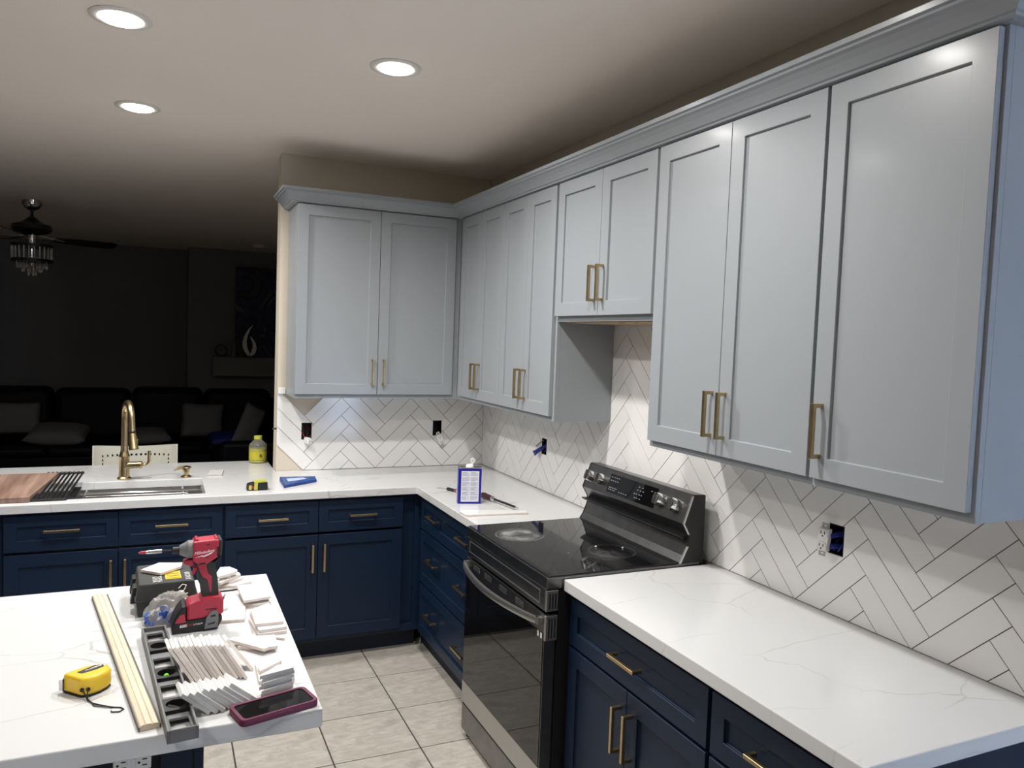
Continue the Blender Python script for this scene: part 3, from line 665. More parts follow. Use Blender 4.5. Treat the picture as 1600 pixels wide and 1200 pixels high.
ob = outlet_box('wall_outlet', 'open outlet box with a white duplex receptacle hanging half out, under the near cabinets', 'x', HOLE_R[1], ['wire_blue', 'wire_blue', 'black'])
r = receptacle(ob, (-0.034, 0.024, 0.044), (math.radians(0), math.radians(4), math.radians(-90 + 14)))
MB(ob.location).tube([(0.05, -2.905, 1.17), (0.0, -2.895, 1.165), (-0.022, -2.885, 1.160)], 0.009, 8).build('wire_bundle', 'wire_blue', ob, smooth=True)
MB(ob.location).tube([(0.05, -2.905, 1.125), (0.0, -2.895, 1.128), (-0.022, -2.885, 1.128)], 0.009, 8).build('wire_bundle', 'wire_blue', ob, smooth=True)
# island outlet: sideways duplex on the white panel
io = thing('island_outlet', 'white sideways duplex outlet on the white island panel', 'outlet', (-1.9505, -2.920, 0.8405))
r = receptacle(io, (0, 0.0095, 0), (0, math.radians(90), 0), False)

# ------------------------------------------------------------------ sink and what stands around it
sk = thing('kitchen_sink', 'stainless undermount workstation sink with ledge cut into white counter', 'sink', (-2.2, -0.35, 0.65)); o = sk.location
b = MB(o)
b.plate([SX0 - 0.012, SX0 + 0.004, SX1 - 0.004, SX1 + 0.012], [SY0 - 0.012, SY0 + 0.004, SY1 - 0.004, SY1 + 0.012], lambda a, c: not (SX0 + 0.004 < a < SX1 - 0.004 and SY0 + 0.004 < c < SY1 - 0.004), 0.66, 0.8735)
b.build('bowl_wall', 'steel', sk)
MB(o).box(SX0 - 0.01, SX1 + 0.01, SY0 - 0.01, SY1 + 0.01, 0.652, 0.66).build('bowl_floor', 'steel', sk)
MB(o).box(SX0 + 0.0045, SX1 - 0.0045, SY0 + 0.0045, SY0 + 0.016, 0.845, 0.853).build('front_ledge', 'steel', sk)
MB(o).box(SX0 + 0.0045, SX1 - 0.0045, SY1 - 0.016, SY1 - 0.0045, 0.845, 0.853).build('rear_ledge', 'steel', sk)
MB(o).lathe([(0.055, 0.0), (0.055, 0.003), (0.04, 0.004), (0.03, 0.001)], (-2.2, -0.34, 0.6601), n=24).build('drain', 'chrome', sk, smooth=True)
MB(o).tube([(-2.24, -0.335, 0.888), (-1.80, -0.345, 0.888), (-1.775, -0.345, 0.884)], 0.0115, 12).build('grab_rail', 'chrome', sk, smooth=True)
for x in (-2.25, -1.80): MB(o).box(x - 0.004, x + 0.004, SY0 + 0.0045, SY1 - 0.0045, 0.8535, 0.8770).build('rail_support', 'steel', sk)

cb = MB((-2.52, -0.33, 0.93))
cbA = [(-2.750, -0.590, 0.9145), (-2.445, -0.590, 0.9145), (-2.372, -0.175, 0.952), (-2.680, -0.175, 0.952)]
cb.hull(cbA, [(x, y - 0.002, z + 0.026) for x, y, z in cbA])
cbo = tag(cb.build('cutting_board', 'walnut', bev=0.003), 'worn walnut cutting board lying across the left end of the sink', 'cutting board')

rk = thing('drying_rack', 'black metal drying rack with slanting bars beside the cutting board', 'rack', (-2.36, -0.4, 0.914)); o = rk.location
ra, rb2 = -0.575, -0.150
fz, bz = 0.921, 0.968
def rl(x, t): return (x + 0.035 * t, ra + (rb2 - ra) * t, fz + (bz - fz) * t)
rt_ = MB(o); rt_.tube([rl(-2.462, 0), rl(-2.302, 0)], 0.0065, 8); rt_.build('front_rail', 'blackmetal', rk, smooth=True)
MB(o).tube([rl(-2.400, 1), rl(-2.380, 1), rl(-2.355, 1)], 0.007, 8).build('rear_rail', 'blackmetal', rk, smooth=True)
for k in range(9):
    x = -2.456 + k * 0.019; MB(o).tube([rl(x, -0.01), rl(x, 0.5), rl(x, 1.0)], 0.0052, 8).build('bar', 'blackmetal', rk, smooth=True)
    p = rl(x, 1.0); MB(o).lathe([(0.006, -0.006), (0.009, -0.003), (0.009, 0.003), (0.006, 0.006)], p, (1, 0.2, 0), 10).build('bar_end', 'blackmetal', rk, smooth=True)
MB(o).tube([rl(-2.458, 1), rl(-2.300, 1)], 0.005, 8).build('rear_rail', 'blackmetal', rk, smooth=True)
MB(o).box(-2.300, -2.262, -0.556, -0.300, 0.9145, 0.9225).build('side_tray', 'blackmetal', rk, bev=0.001)

fc = thing('kitchen_faucet', 'champagne bronze gooseneck faucet with side lever behind the sink', 'faucet', (-2.083, -0.078, ZC)); o = fc.location
fx, fy = -2.083, -0.078
MB(o).lathe([(0.034, 0.0003), (0.034, 0.006), (0.030, 0.010), (0.0265, 0.014), (0.0255, 0.060), (0.0255, 0.118), (0.027, 0.120), (0.027, 0.124), (0.022, 0.134), (0.0185, 0.150)], (fx, fy, ZC), n=28).build('body', 'brass', fc, smooth=True)
pts = [(fx, fy, ZC + 0.145), (fx, fy, ZC + 0.20), (fx, fy, ZC + 0.32)]
for k in range(1, 13):
    a = PI * k / 12 * 1.0; rr = 0.082
    pts.append((fx + 0.012 * (1 - math.cos(a)) * 1.6, fy - rr + rr * math.cos(a), ZC + 0.330 + rr * math.sin(a)))
ex, ey = pts[-1][0], pts[-1][1]
pts += [(ex + 0.002, ey - 0.003, ZC + 0.29), (ex + 0.003, ey - 0.004, ZC + 0.275)]
MB(o).tube(pts, [0.0182] + [0.0168] * (len(pts) - 1), 16).build('gooseneck', 'brass', fc, smooth=True)
MB(o).cyl((ex + 0.003, ey - 0.004, ZC + 0.266), (ex + 0.003, ey - 0.004, ZC + 0.275), 0.0178, n=20).build('rubber_ring', 'black', fc)
hd = MB(o).lathe([(0.0165, 0), (0.0185, 0.006), (0.0185, 0.012), (0.0215, 0.022), (0.0225, 0.075), (0.0235, 0.077), (0.0235, 0.086), (0.018, 0.088)], (ex + 0.003, ey - 0.004, ZC + 0.267), (0.10, -0.12, -1), 22).build('spray_head', 'brass', fc, smooth=True)
MB(o).box(ex + 0.022, ex + 0.031, ey - 0.018, ey - 0.004, ZC + 0.205, ZC + 0.235).build('spray_button', 'brass', hd, bev=0.002)
hv = MB(o).lathe([(0.018, 0), (0.018, 0.055), (0.0195, 0.058), (0.0195, 0.072), (0.012, 0.076), (0.008, 0.082), (0.007, 0.10)], (fx + 0.012, fy - 0.006, ZC + 0.075), (1, -0.12, 0.02), 20).build('handle_stem', 'brass', fc, smooth=True)
MB(o).tube([(fx + 0.095, fy - 0.016, ZC + 0.077), (fx + 0.112, fy - 0.018, ZC + 0.081), (fx + 0.119, fy - 0.018, ZC + 0.094), (fx + 0.120, fy - 0.018, ZC + 0.150)], [0.007, 0.0075, 0.0078, 0.0080], 12).build('lever', 'brass', hv, smooth=True)

sd_ = thing('soap_dispenser', 'low bronze soap dispenser pump right of the faucet', 'soap dispenser', (-1.780, -0.090, ZC)); o = sd_.location
MB(o).lathe([(0.027, 0.0003), (0.027, 0.004), (0.020, 0.010), (0.011, 0.014), (0.012, 0.020), (0.019, 0.040), (0.019, 0.048), (0.014, 0.050)], (-1.780, -0.090, ZC), n=24).build('pump_body', 'brass', sd_, smooth=True)
MB(o).lathe([(0.016, 0.049), (0.026, 0.052), (0.024, 0.058), (0.010, 0.063)], (-1.780, -0.090, ZC), n=24).build('pump_cap', 'brass', sd_, smooth=True)
MB(o).tube([(-1.785, -0.092, ZC + 0.056), (-1.815, -0.108, ZC + 0.054), (-1.843, -0.122, ZC + 0.046)], [0.009, 0.007, 0.0045], 10).build('spout', 'brass', sd_, smooth=True)

def offcut(label, poly, z, t=0.0085, group=None, mats=('scrap_glaze', 'bisque'), name='tile_offcut', tilt=None):
    cx, cy = sum(p[0] for p in poly) / len(poly), sum(p[1] for p in poly) / len(poly)
    mb = MB((cx, cy, z)); n = len(poly)
    zf = (lambda x, y: 0.0) if tilt is None else (lambda x, y: max(0.0, tilt[0] * (x - cx) + tilt[1] * (y - cy) + tilt[2]))
    v = [(x, y, z + zf(x, y)) for x, y in poly] + [(x, y, z + t + zf(x, y)) for x, y in poly]
    mb.k = 1; mb.add(v, [list(range(n))[::-1]] + [(i, (i + 1) % n, n + (i + 1) % n, n + i) for i in range(n)])
    mb.k = 0; b0 = len(mb.v); mb.v += [Vector(q) - mb.o for q in v[n:]]; mb.f.append([b0 + i for i in range(n)]); mb.mi.append(0)
    bm_o = mb.build(name, list(mats))
    bm = bmesh.new(); bm.from_mesh(bm_o.data); bmesh.ops.remove_doubles(bm, verts=bm.verts, dist=1e-6); bmesh.ops.recalc_face_normals(bm, faces=bm.faces); bm.to_mesh(bm_o.data); bm.free()
    bv = bm_o.modifiers.new('edge', 'BEVEL'); bv.width = 0.0006; bv.segments = 1; bv.limit_method = 'ANGLE'
    return tag(bm_o, label, 'tile', group)
E0_ = 0.0004
offcut('small square white tile piece lying alone behind the sink corner', [(-1.672, -0.085), (-1.596, -0.095), (-1.578, 0.050), (-1.650, 0.056)], ZC + E0_, 0.010, mats=('scrap_glaze', 'grey_edge'))

# small tape roll on the counter
tp = thing('pocket_tape', 'small black and yellow-green tape measure near the counter front edge', 'tape measure', (-1.455, -0.525, ZC + E0_)); o = tp.location
MB(o).prism([(-1.508, ZC + 0.001), (-1.505, ZC + 0.030), (-1.490, ZC + 0.036), (-1.420, ZC + 0.047), (-1.408, ZC + 0.040), (-1.405, ZC + 0.006), (-1.412, ZC + 0.001)], -0.550, -0.495, 'y').build('case', 'black', tp, bev=0.004)
MB(o).prism([(-1.474, ZC + 0.004), (-1.472, ZC + 0.0435), (-1.455, ZC + 0.0455), (-1.457, ZC + 0.004)], -0.552, -0.493, 'y').build('yellow_band', 'limey', tp)
MB(o).prism([(-1.455, ZC + 0.040), (-1.455, ZC + 0.0455), (-1.418, ZC + 0.0505), (-1.408, ZC + 0.043)], -0.551, -0.494, 'y').build('yellow_top', 'limey', tp)
MB(o).box(-1.499, -1.486, -0.552, -0.5, ZC + 0.006, ZC + 0.028).build('yellow_band', 'limey', tp)
MB(o).box(-1.486, -1.475, -0.5515, -0.5, ZC + 0.010, ZC + 0.026).build('red_mark', 'red', tp)

bpk = thing('blue_packet', 'flat wedge-shaped blue plastic packet lying on the back counter', 'packet', (-1.22, -0.40, ZC + E0_)); o = bpk.location
P = [(-1.322, -0.520), (-1.130, -0.385), (-1.128, -0.330), (-1.318, -0.310)]
pk = MB(o).hull([(x, y, ZC + 0.0006) for x, y in P], [(x * 0.98 - 1.22 * 0.02, y * 0.98 - 0.40 * 0.02, ZC + 0.014 + (0.010 if i > 1 else 0)) for i, (x, y) in enumerate(P)]).build('packet', 'packet_blue', bpk, bev=0.003)
MB(o).hull([(-1.290, -0.440, ZC + 0.0185), (-1.180, -0.385, ZC + 0.0190), (-1.200, -0.360, ZC + 0.0215), (-1.290, -0.380, ZC + 0.0225)], [(-1.290, -0.440, ZC + 0.0200), (-1.180, -0.385, ZC + 0.0205), (-1.200, -0.360, ZC + 0.0230), (-1.290, -0.380, ZC + 0.0245)]).build('pale_print', mat('packet_print', (0.45, 0.55, 0.78), 0.5), bpk)

# blue tin
tn = thing('solvent_tin', 'blue rectangular tin with white back label and flip spout by the corner', 'tin', (-0.520, -1.112, ZC + E0_), math.radians(-14.5))
MB().box(-0.057, 0.057, -0.001, 0.056, 0, 0.176).build('body', 'canblue', tn, bev=0.003)
MB().box(0.0555, 0.0575, 0.002, 0.053, 0.004, 0.172).build('tin_side', 'tin', tn)
MB().plate([-0.058, -0.054, 0.054, 0.058], [-0.002, 0.002, 0.053, 0.057], lambda a, b: True, 0.1755, 0.1795).build('top_rim', 'tin', tn, bev=0.001)
MB().box(-0.058, 0.058, -0.002, 0.057, 0, 0.004).build('bottom_rim', 'canblue', tn, bev=0.001)
lb = MB().box(-0.043, 0.045, -0.0022, -0.0008, 0.010, 0.162).build('paper_label', 'paper', tn, bev=0.003)
tx = MB()
for col, (x0, x1) in enumerate(((-0.039, -0.001), (0.003, 0.041))):
    z = 0.156; k = 0
    while z > 0.016:
        h = 0.0014 if k % 6 else 0.0026; w = (x1 - x0) * (1.0 if k % 3 else random.uniform(0.55, 0.98))
        if not (k % 7 == 6): tx.box(x0, x0 + w, -0.0025, -0.0021, z - h, z)
        z -= h + 0.0018; k += 1
tag(tx.build('fine_print', 'ink', lb), kind='stuff')
sp = MB().lathe([(0.020, 0.1795), (0.019, 0.188), (0.012, 0.192)], (0.0, 0.028, 0), n=20).build('spout_base', 'white', tn, smooth=True)
MB().tube([(0.008, 0.028, 0.190), (0.016, 0.026, 0.199), (0.013, 0.026, 0.207)], 0.005, 8).build('spout_neck', 'white', sp, smooth=True)
MB().lathe([(0.004, -0.003), (0.0125, -0.003), (0.0125, 0.003), (0.004, 0.003)], (0.013, 0.022, 0.211), (0.1, 1, 0.25), 18, closed=True).build('flip_cap', 'white', sp, smooth=True)

def screwdriver(label, p_end, p_tip, hm, hl, hr, shaft_m='blackmetal', r=0.0035):
    p = Vector(p_end); d = (Vector(p_tip) - p); L_ = d.length
    t = thing('screwdriver', label, 'screwdriver', p); o = t.location
    MB(o).lathe([(hr * 0.55, 0), (hr * 0.95, 0.006), (hr, 0.02), (hr * 0.92, hl * 0.6), (hr * 0.85, hl * 0.85), (hr * 0.6, hl * 0.95), (hr * 0.6, hl)], p, d, 14).build('grip', hm, t, smooth=True)
    q = p + d.normalized() * hl
    MB(o).lathe([(hr * 0.62, -0.004), (hr * 0.85, 0.004), (hr * 0.8, 0.018), (r, 0.022)], q, d, 14).build('collar', 'chrome', t, smooth=True)
    MB(o).cyl(q + d.normalized() * 0.02, p + d * 0.93, r, n=8).build('shaft', shaft_m, t, smooth=True)
    MB(o).cyl(p + d * 0.93, Vector(p_tip), r * 0.9, r * 0.5, 6).build('tip', 'steel', t)
    return t
screwdriver('screwdriver with reddish clear grip, its tip resting by the flat tile', (-0.405, -1.000, ZC + 0.0165), (-0.357, -1.335, ZC + 0.0165), 'redd', 0.095, 0.0155, r=0.006)
screwdriver('short black-and-red screwdriver half hidden behind the blue tin', (-0.515, -0.770, ZC + 0.0095), (-0.440, -0.960, ZC + 0.0085), 'black', 0.065, 0.009)
rd = MB((-0.5, -0.8, ZC)).cyl((-0.4905, -0.832, ZC + 0.0093), (-0.4880, -0.8385, ZC + 0.0093), 0.0093, n=14)
for ob_ in list(bpy.data.objects):
    if ob_.name == 'screwdriver.001': rd.o = ob_.location.copy(); rd.v = [Vector(q) + Vector((-0.5, -0.8, ZC)) - ob_.location for q in rd.v]; rd.build('red_band', 'red', ob_)
tag(MB((-0.52, -0.73, ZC)).tube([(-0.548, -0.700, ZC + 0.0018), (-0.520, -0.735, ZC + 0.004), (-0.500, -0.765, ZC + 0.0018)], 0.0016, 6).build('wire_scrap', 'steel', smooth=True), 'thin curled metal scrap on the counter behind the blue tin', 'scrap')
offcut('long white tile lying flat beside the range, screwdriver tip at its edge', [(-0.622, -1.262), (-0.640, -1.300), (-0.634, -1.372), (-0.335, -1.398), (-0.325, -1.352)], ZC + E0_, 0.0085)

# bottle on the raised back of the counter
bt = thing('cleaner_bottle', 'clear plastic bottle of yellow liquid standing at the counter back edge by wall', 'bottle', (-1.362, 0.335, ZC + E0_)); o = bt.location
MB(o).lathe([(0.048, 0.0005), (0.053, 0.006), (0.053, 0.100), (0.050, 0.115), (0.030, 0.136), (0.022, 0.142), (0.022, 0.150)], (-1.362, 0.335, ZC), n=28).build('bottle_body', mat('clear_bottle', (0.85, 0.87, 0.85), 0.08, trans=0.9, ior=1.3), bt, smooth=True)
MB(o).lathe([(0.046, 0.003), (0.0515, 0.008), (0.0515, 0.088)], (-1.362, 0.335, ZC), n=28).build('yellow_liquid', mat('yellow_liquid', (0.62, 0.58, 0.03), 0.15), bt, smooth=True)
MB(o).lathe([(0.0245, 0.146), (0.0245, 0.164), (0.022, 0.166)], (-1.362, 0.335, ZC), n=24).build('cap', 'limey', bt, smooth=True)
lbm = MB(o); cc = (-1.362, 0.335)
A = [(cc[0] + 0.0536 * math.sin(a), cc[1] - 0.0536 * math.cos(a)) for a in [-1.3 + 2.6 * k / 16 for k in range(17)]]
B = [(cc[0] + 0.0541 * math.sin(a), cc[1] - 0.0541 * math.cos(a)) for a in [-1.3 + 2.6 * k / 16 for k in range(17)]]
for k in range(16): lbm.hull([(*A[k], ZC + 0.022), (*A[k + 1], ZC + 0.022), (*A[k + 1], ZC + 0.072), (*A[k], ZC + 0.072)], [(*B[k], ZC + 0.022), (*B[k + 1], ZC + 0.022), (*B[k + 1], ZC + 0.072), (*B[k], ZC + 0.072)])
lab = lbm.build('label', mat('yellow_label', (0.52, 0.45, 0.04), 0.5), bt)
text('lettering', '&', 0.03, 'black', lab, (-1.360 - o.x, 0.335 - 0.0562 - o.y, 0.040), (PI / 2, 0, 0))

# small bits at the wall end
tag(MB((-1.27, -0.03, 1.375)).box(-1.296, -1.254, -0.030, -0.0095, 1.368, 1.403).build('trim_block', 'white', bev=0.002), 'small white trim block fixed at the wall end under the cabinet', 'trim')
tag(MB((-1.31, 0.0, 1.163)).tube([(-1.2960, -0.002, 1.163), (-1.306, -0.006, 1.164), (-1.323, -0.008, 1.162)], [0.006, 0.005, 0.003], 8).build('wall_hook', 'black', smooth=True), 'tiny black hook sticking out of the wall end', 'hook')

# ------------------------------------------------------------------ tools and tiles on the island
ZI = ZC + 0.0004
# cordless impact driver standing on its battery
dv = thing('impact_driver', 'red and black cordless impact driver standing on its battery on the island', 'power tool', (-1.812, -2.393, ZI), math.radians(2))
def dp_(cx, cz): return ((cx - 365) / 4380.0, (1160 - cz) / 4150.0)
def side(name, pts, hw, m, par=dv, bev=0.004, y0=None, y1=None, smooth=False):
    mb = MB().prism([dp_(*p) for p in pts], -hw if y0 is None else y0, hw if y1 is None else y1, 'y'); return mb.build(name, m, par, bev=bev, smooth=smooth)
bt_ = side('battery', [(88, 1160), (85, 1070), (110, 1000), (150, 920), (200, 862), (245, 850), (245, 1028), (640, 1000), (640, 1060), (590, 1150), (560, 1160)], 0.0365, 'black', bev=0.005)
side('battery_red_side', [(122, 1040), (130, 1010), (175, 950), (225, 938), (240, 1036)], 0.0372, 'red', bt_, 0.001)
side('foot_housing', [(248, 1025), (248, 870), (275, 835), (390, 812), (420, 790), (600, 785), (655, 820), (655, 990), (600, 1000), (380, 1022)], 0.0345, 'red', bev=0.006)
side('grip', [(255, 445), (330, 440), (370, 455), (420, 430), (480, 405), (560, 400), (625, 330), (560, 425), (590, 600), (605, 792), (418, 795), (395, 650), (365, 590), (300, 560), (262, 520)][2:13], 0.0185, 'darkgrey', bev=0.006)
side('red_spine', [(368, 430), (458, 410), (482, 530), (525, 565), (522, 735), (505, 752), (475, 600), (425, 570), (395, 510)], 0.0192, 'red', bev=0.0015)
side('motor_housing', [(312, 155), (345, 150), (590, 140), (602, 160), (602, 332), (520, 385), (462, 418), (400, 430), (312, 372)], 0.0290, 'red', bev=0.008)
side('rear_cap', [(598, 142), (632, 150), (638, 180), (630, 318), (600, 334)], 0.0285, 'darkgrey', bev=0.004)
for cx in (352, 568): side('top_bump', [(cx - 28, 165), (cx - 12, 128), (cx + 12, 125), (cx + 26, 150), (cx + 28, 170)], 0.020, 'red', bev=0.003)
zc_ = dp_(0, 258)[1]
nx = lambda cx: dp_(cx, 0)[0]
MB().lathe([(0.0245, nx(318)), (0.0245, nx(262)), (0.0205, nx(240)), (0.014, nx(182)), (0.012, nx(170))], (0, 0, zc_), (1, 0, 0), 28).build('nose_cone', 'level_grey', dv, smooth=True)
MB().lathe([(0.0095, nx(170)), (0.0095, nx(150)), (0.0095, nx(100)), (0.008, nx(97))], (0, 0, zc_), (1, 0, 0), 20).build('collet', 'black', dv, smooth=True)
bit = MB().cyl((nx(100), 0, zc_), (nx(-15), 0, zc_ + 0.0015), 0.0034, n=6).build('bit_shaft', 'blackmetal', dv)
MB().lathe([(0.0052, nx(-15)), (0.0052, nx(-150)), (0.0040, nx(-184))], (0, 0, zc_ + 0.001), (1, 0, 0.0), 12).build('bit_sleeve', 'tin', bit, smooth=True)
MB().lathe([(0.0042, nx(-184)), (0.0038, nx(-235)), (0.0015, nx(-266))], (0, 0, zc_ + 0.001), (1, 0, 0.0), 10).build('bit_tip', 'red', bit, smooth=True)
side('trigger', [(322, 460), (378, 462), (352, 520), (325, 550), (302, 545), (325, 505)], 0.0095, 'red', bev=0.002)
side('trigger_bridge', [(210, 372), (318, 365), (330, 430), (300, 440), (215, 412)], 0.0135, 'red', bev=0.003)
for a, b, c, d in ((455, 490, 186, 196), (572, 594, 222, 328), (382, 450, 392, 410), (455, 482, 330, 340)):
    side('vent', [(a, c), (b, c), (b, d), (a, d)], 0.0294 if c < 390 else 0.0294, 'black', bev=0)
side('seam', [(450, 912), (580, 912), (580, 922), (450, 922)], 0.0349, 'black', bev=0)
side('belt_clip', [(512, 940), (580, 930), (598, 1005), (590, 1125), (438, 1135), (460, 1010)], 0, 'level_grey', bev=0.001, y0=-0.0395, y1=-0.0372)
for pts in ([(508, 985), (565, 975), (562, 1000), (510, 1005)], [(478, 1075), (560, 1058), (555, 1080), (478, 1090)]): side('clip_slot', pts, 0, 'black', bev=0, y0=-0.0399, y1=-0.0393)
text('lettering', 'Milwaukee', 0.0118, 'white', dv, (nx(324), -0.0292, dp_(0, 298)[1]), (PI / 2, math.radians(-7), 0), shear=0.35)
side('lightning_underline', [(330, 330), (405, 308), (430, 312), (538, 272), (505, 298), (430, 325), (400, 318)], 0, 'white', bev=0, y0=-0.0296, y1=-0.0289)
side('battery_badge', [(175, 1090), (178, 1062), (255, 1056), (253, 1086)], 0, 'white', bt_, 0, y0=-0.0371, y1=-0.0364)
text('lettering', 'M18', 0.0085, 'red', bt_, (nx(184), -0.0375, dp_(0, 1084)[1]), (PI / 2, math.radians(-3), 0), shear=0.2)
text('lettering', 'RED', 0.0072, 'red', bt_, (nx(266), -0.0369, dp_(0, 1081)[1]), (PI / 2, math.radians(-3), 0), shear=0.2)
text('lettering', 'LITHIUM', 0.0060, 'white', bt_, (nx(322), -0.0369, dp_(0, 1079)[1]), (PI / 2, math.radians(-3), 0), shear=0.2)

# black tool case
tc = thing('tool_case', 'scuffed black plastic tool case with yellow sticker behind the impact driver', 'tool case', (-1.89, -2.165, ZI), math.radians(3))
hx, hy = 0.080, 0.105
def frus(x0, x1, y0, y1, z0, z1, ix, iy):
    return MB().hull([(x0, y0, z0), (x1, y0, z0), (x1, y1, z0), (x0, y1, z0)], [(x0 + ix, y0 + iy, z1), (x1 - ix, y0 + iy, z1), (x1 - ix, y1 - iy, z1), (x0 + ix, y1 - iy, z1)])
frus(-hx + 0.006, hx - 0.006, -hy + 0.005, hy - 0.005, 0.0, 0.046, -0.005, -0.004).build('base_shell', 'darkgrey', tc, bev=0.003)
frus(-hx, hx, -hy, hy, 0.047, 0.092, 0.008, 0.006).build('lid', 'darkgrey', tc, bev=0.004)
frus(-hx - 0.002, hx + 0.002, -hy - 0.002, hy + 0.002, 0.043, 0.050, 0, 0).build('rim', 'darkgrey', tc, bev=0.001)
for y in (-0.055, 0.035): MB().hull([(-hx - 0.012, y, 0.026), (-hx + 0.006, y, 0.026), (-hx + 0.006, y + 0.045, 0.026), (-hx - 0.012, y + 0.045, 0.026)], [(-hx - 0.006, y, 0.072), (-hx + 0.006, y, 0.072), (-hx + 0.006, y + 0.045, 0.072), (-hx - 0.006, y + 0.045, 0.072)]).build('latch', 'black', tc, bev=0.002)
st = MB().box(-0.002, 0.040, -0.070, 0.006, 0.0918, 0.0926).build('sticker', 'yellow', tc)
sk_ = MB()
for k in range(6):
    y = -0.062 + k * 0.0115; sk_.hull([(0.002, y, 0.0925), (0.037, y + (0.006 if k % 2 else -0.004), 0.0925), (0.037, y + 0.003 + (0.006 if k % 2 else -0.004), 0.0925), (0.002, y + 0.003, 0.0925)], [(0.002, y, 0.0928), (0.037, y + (0.006 if k % 2 else -0.004), 0.0928), (0.037, y + 0.003 + (0.006 if k % 2 else -0.004), 0.0928), (0.002, y + 0.003, 0.0928)])
tag(sk_.build('dark_strokes', 'black', st), kind='stuff')
def scrawl(strokes, name):
    mb = MB()
    for s_ in strokes: mb.tube(s_, 0.0018, 6)
    tag(mb.build(name, 'white', tc), kind='stuff')
zt_ = 0.0922
scrawl([[(-0.036, -0.086 + k * 0.014, zt_), (-0.028, -0.080 + k * 0.014, zt_), (-0.020, -0.087 + k * 0.014, zt_), (-0.012, -0.080 + k * 0.014, zt_)] for k in range(4)], 'white_scrawl')
scrawl([[(0.050, -0.086 + k * 0.015, zt_), (0.057, -0.080 + k * 0.015, zt_), (0.064, -0.088 + k * 0.015, zt_)] for k in range(5)], 'white_scrawl')
scrawl([[(0.030, -0.1040, 0.073), (0.040, -0.1025, 0.083), (0.050, -0.1030, 0.080), (0.045, -0.1045, 0.068), (0.035, -0.1060, 0.056), (0.055, -0.1060, 0.057)]], 'number_two')

# clear bag of blue spacers
bgt = thing('spacer_bag', 'crumpled clear plastic bag of blue tile spacers between case and driver', 'bag', (-1.886, -2.325, ZI + 0.0015))
import mathutils
vb = []; fb = []; nu_, nv_ = 22, 12
for j in range(nv_ + 1):
    ph = PI / 2 * j / nv_
    for i in range(nu_):
        a = 2 * PI * i / nu_; k = 1 + 0.20 * mathutils.noise.noise(Vector((math.cos(a) * 2.3, math.sin(a) * 2.3, j * 0.4)))
        rr = math.cos(ph) ** 0.7
        vb.append((0.064 * math.cos(a) * k * rr + 0.016 * math.sin(ph), 0.046 * math.sin(a) * k * rr + 0.02 * math.sin(ph), 0.0005 + 0.072 * math.sin(ph) * (1 + 0.25 * mathutils.noise.noise(Vector((a * 1.3, j * 0.5, 3))))))
for j in range(nv_):
    for i in range(nu_): fb.append((j * nu_ + i, j * nu_ + (i + 1) % nu_, (j + 1) * nu_ + (i + 1) % nu_, (j + 1) * nu_ + i))
fb.append(list(range(nu_))[::-1])
MB().add(vb, fb).build('plastic_film', 'film', bgt, smooth=True)
for k in range(60):
    a = random.uniform(0, 2 * PI); rr = random.uniform(0, 0.038); x, y, z = -0.004 + rr * math.cos(a) * 1.15, -0.014 + rr * math.sin(a) * 0.5, random.uniform(0.012, 0.040) - abs(rr * math.cos(a)) * 0.35
    q = MB(); L_ = 0.010; q.box(-L_, L_, -0.0045, 0.0045, -0.004, 0.004); q.box(-0.0045, 0.0045, -L_, L_, -0.004, 0.004)
    s_ = q.build('spacer', 'blue' if k % 7 else 'white', bgt); s_.location = (x, y, z); s_.rotation_euler = (random.uniform(-1, 1), random.uniform(-1, 1), random.uniform(0, 3))

# torpedo-length box level
lv = thing('spirit_level', 'grey metal box level with a green vial, its end past the island edge', 'level', (-1.917, -2.425, ZI), math.atan2(-0.588, 0.059))
LL = 0.590; hw = 0.0292; HH = 0.0272
def lbox(n, m, x0, x1, y0, y1, z0, z1, bev=0.001, par=lv): return MB().box(x0, x1, y0, y1, z0, z1).build(n, m, par, bev=bev, seg=1)
lbox('rail', 'level_grey', 0, LL, -hw, -hw + 0.005, 0, HH); lbox('rail', 'level_grey', 0, LL, hw - 0.005, hw, 0, HH)
lbox('end_plate', 'level_grey', 0, 0.004, -hw + 0.005, hw - 0.005, 0, HH); lbox('end_plate', 'level_grey', LL - 0.004, LL, -hw + 0.005, hw - 0.005, 0, HH)
RC = [(0.020, 0.072), (0.192, 0.246), (0.352, 0.412), (0.518, 0.572)]
VC = [(0.100, 0.160), (0.272, 0.330), (0.438, 0.498)]
us = sorted({0.004, LL - 0.004} | {x for r in RC for x in r} | {x for r in VC for x in r})
MB().plate(us, [-hw + 0.005, -hw + 0.011, hw - 0.011, hw - 0.005], lambda a, b: not any(r[0] < a < r[1] for r in VC) and not (abs(b) < hw - 0.011 and any(r[0] < a < r[1] for r in RC)), 0.010, 0.0165).build('web', 'level_grey', lv, bev=0.002)
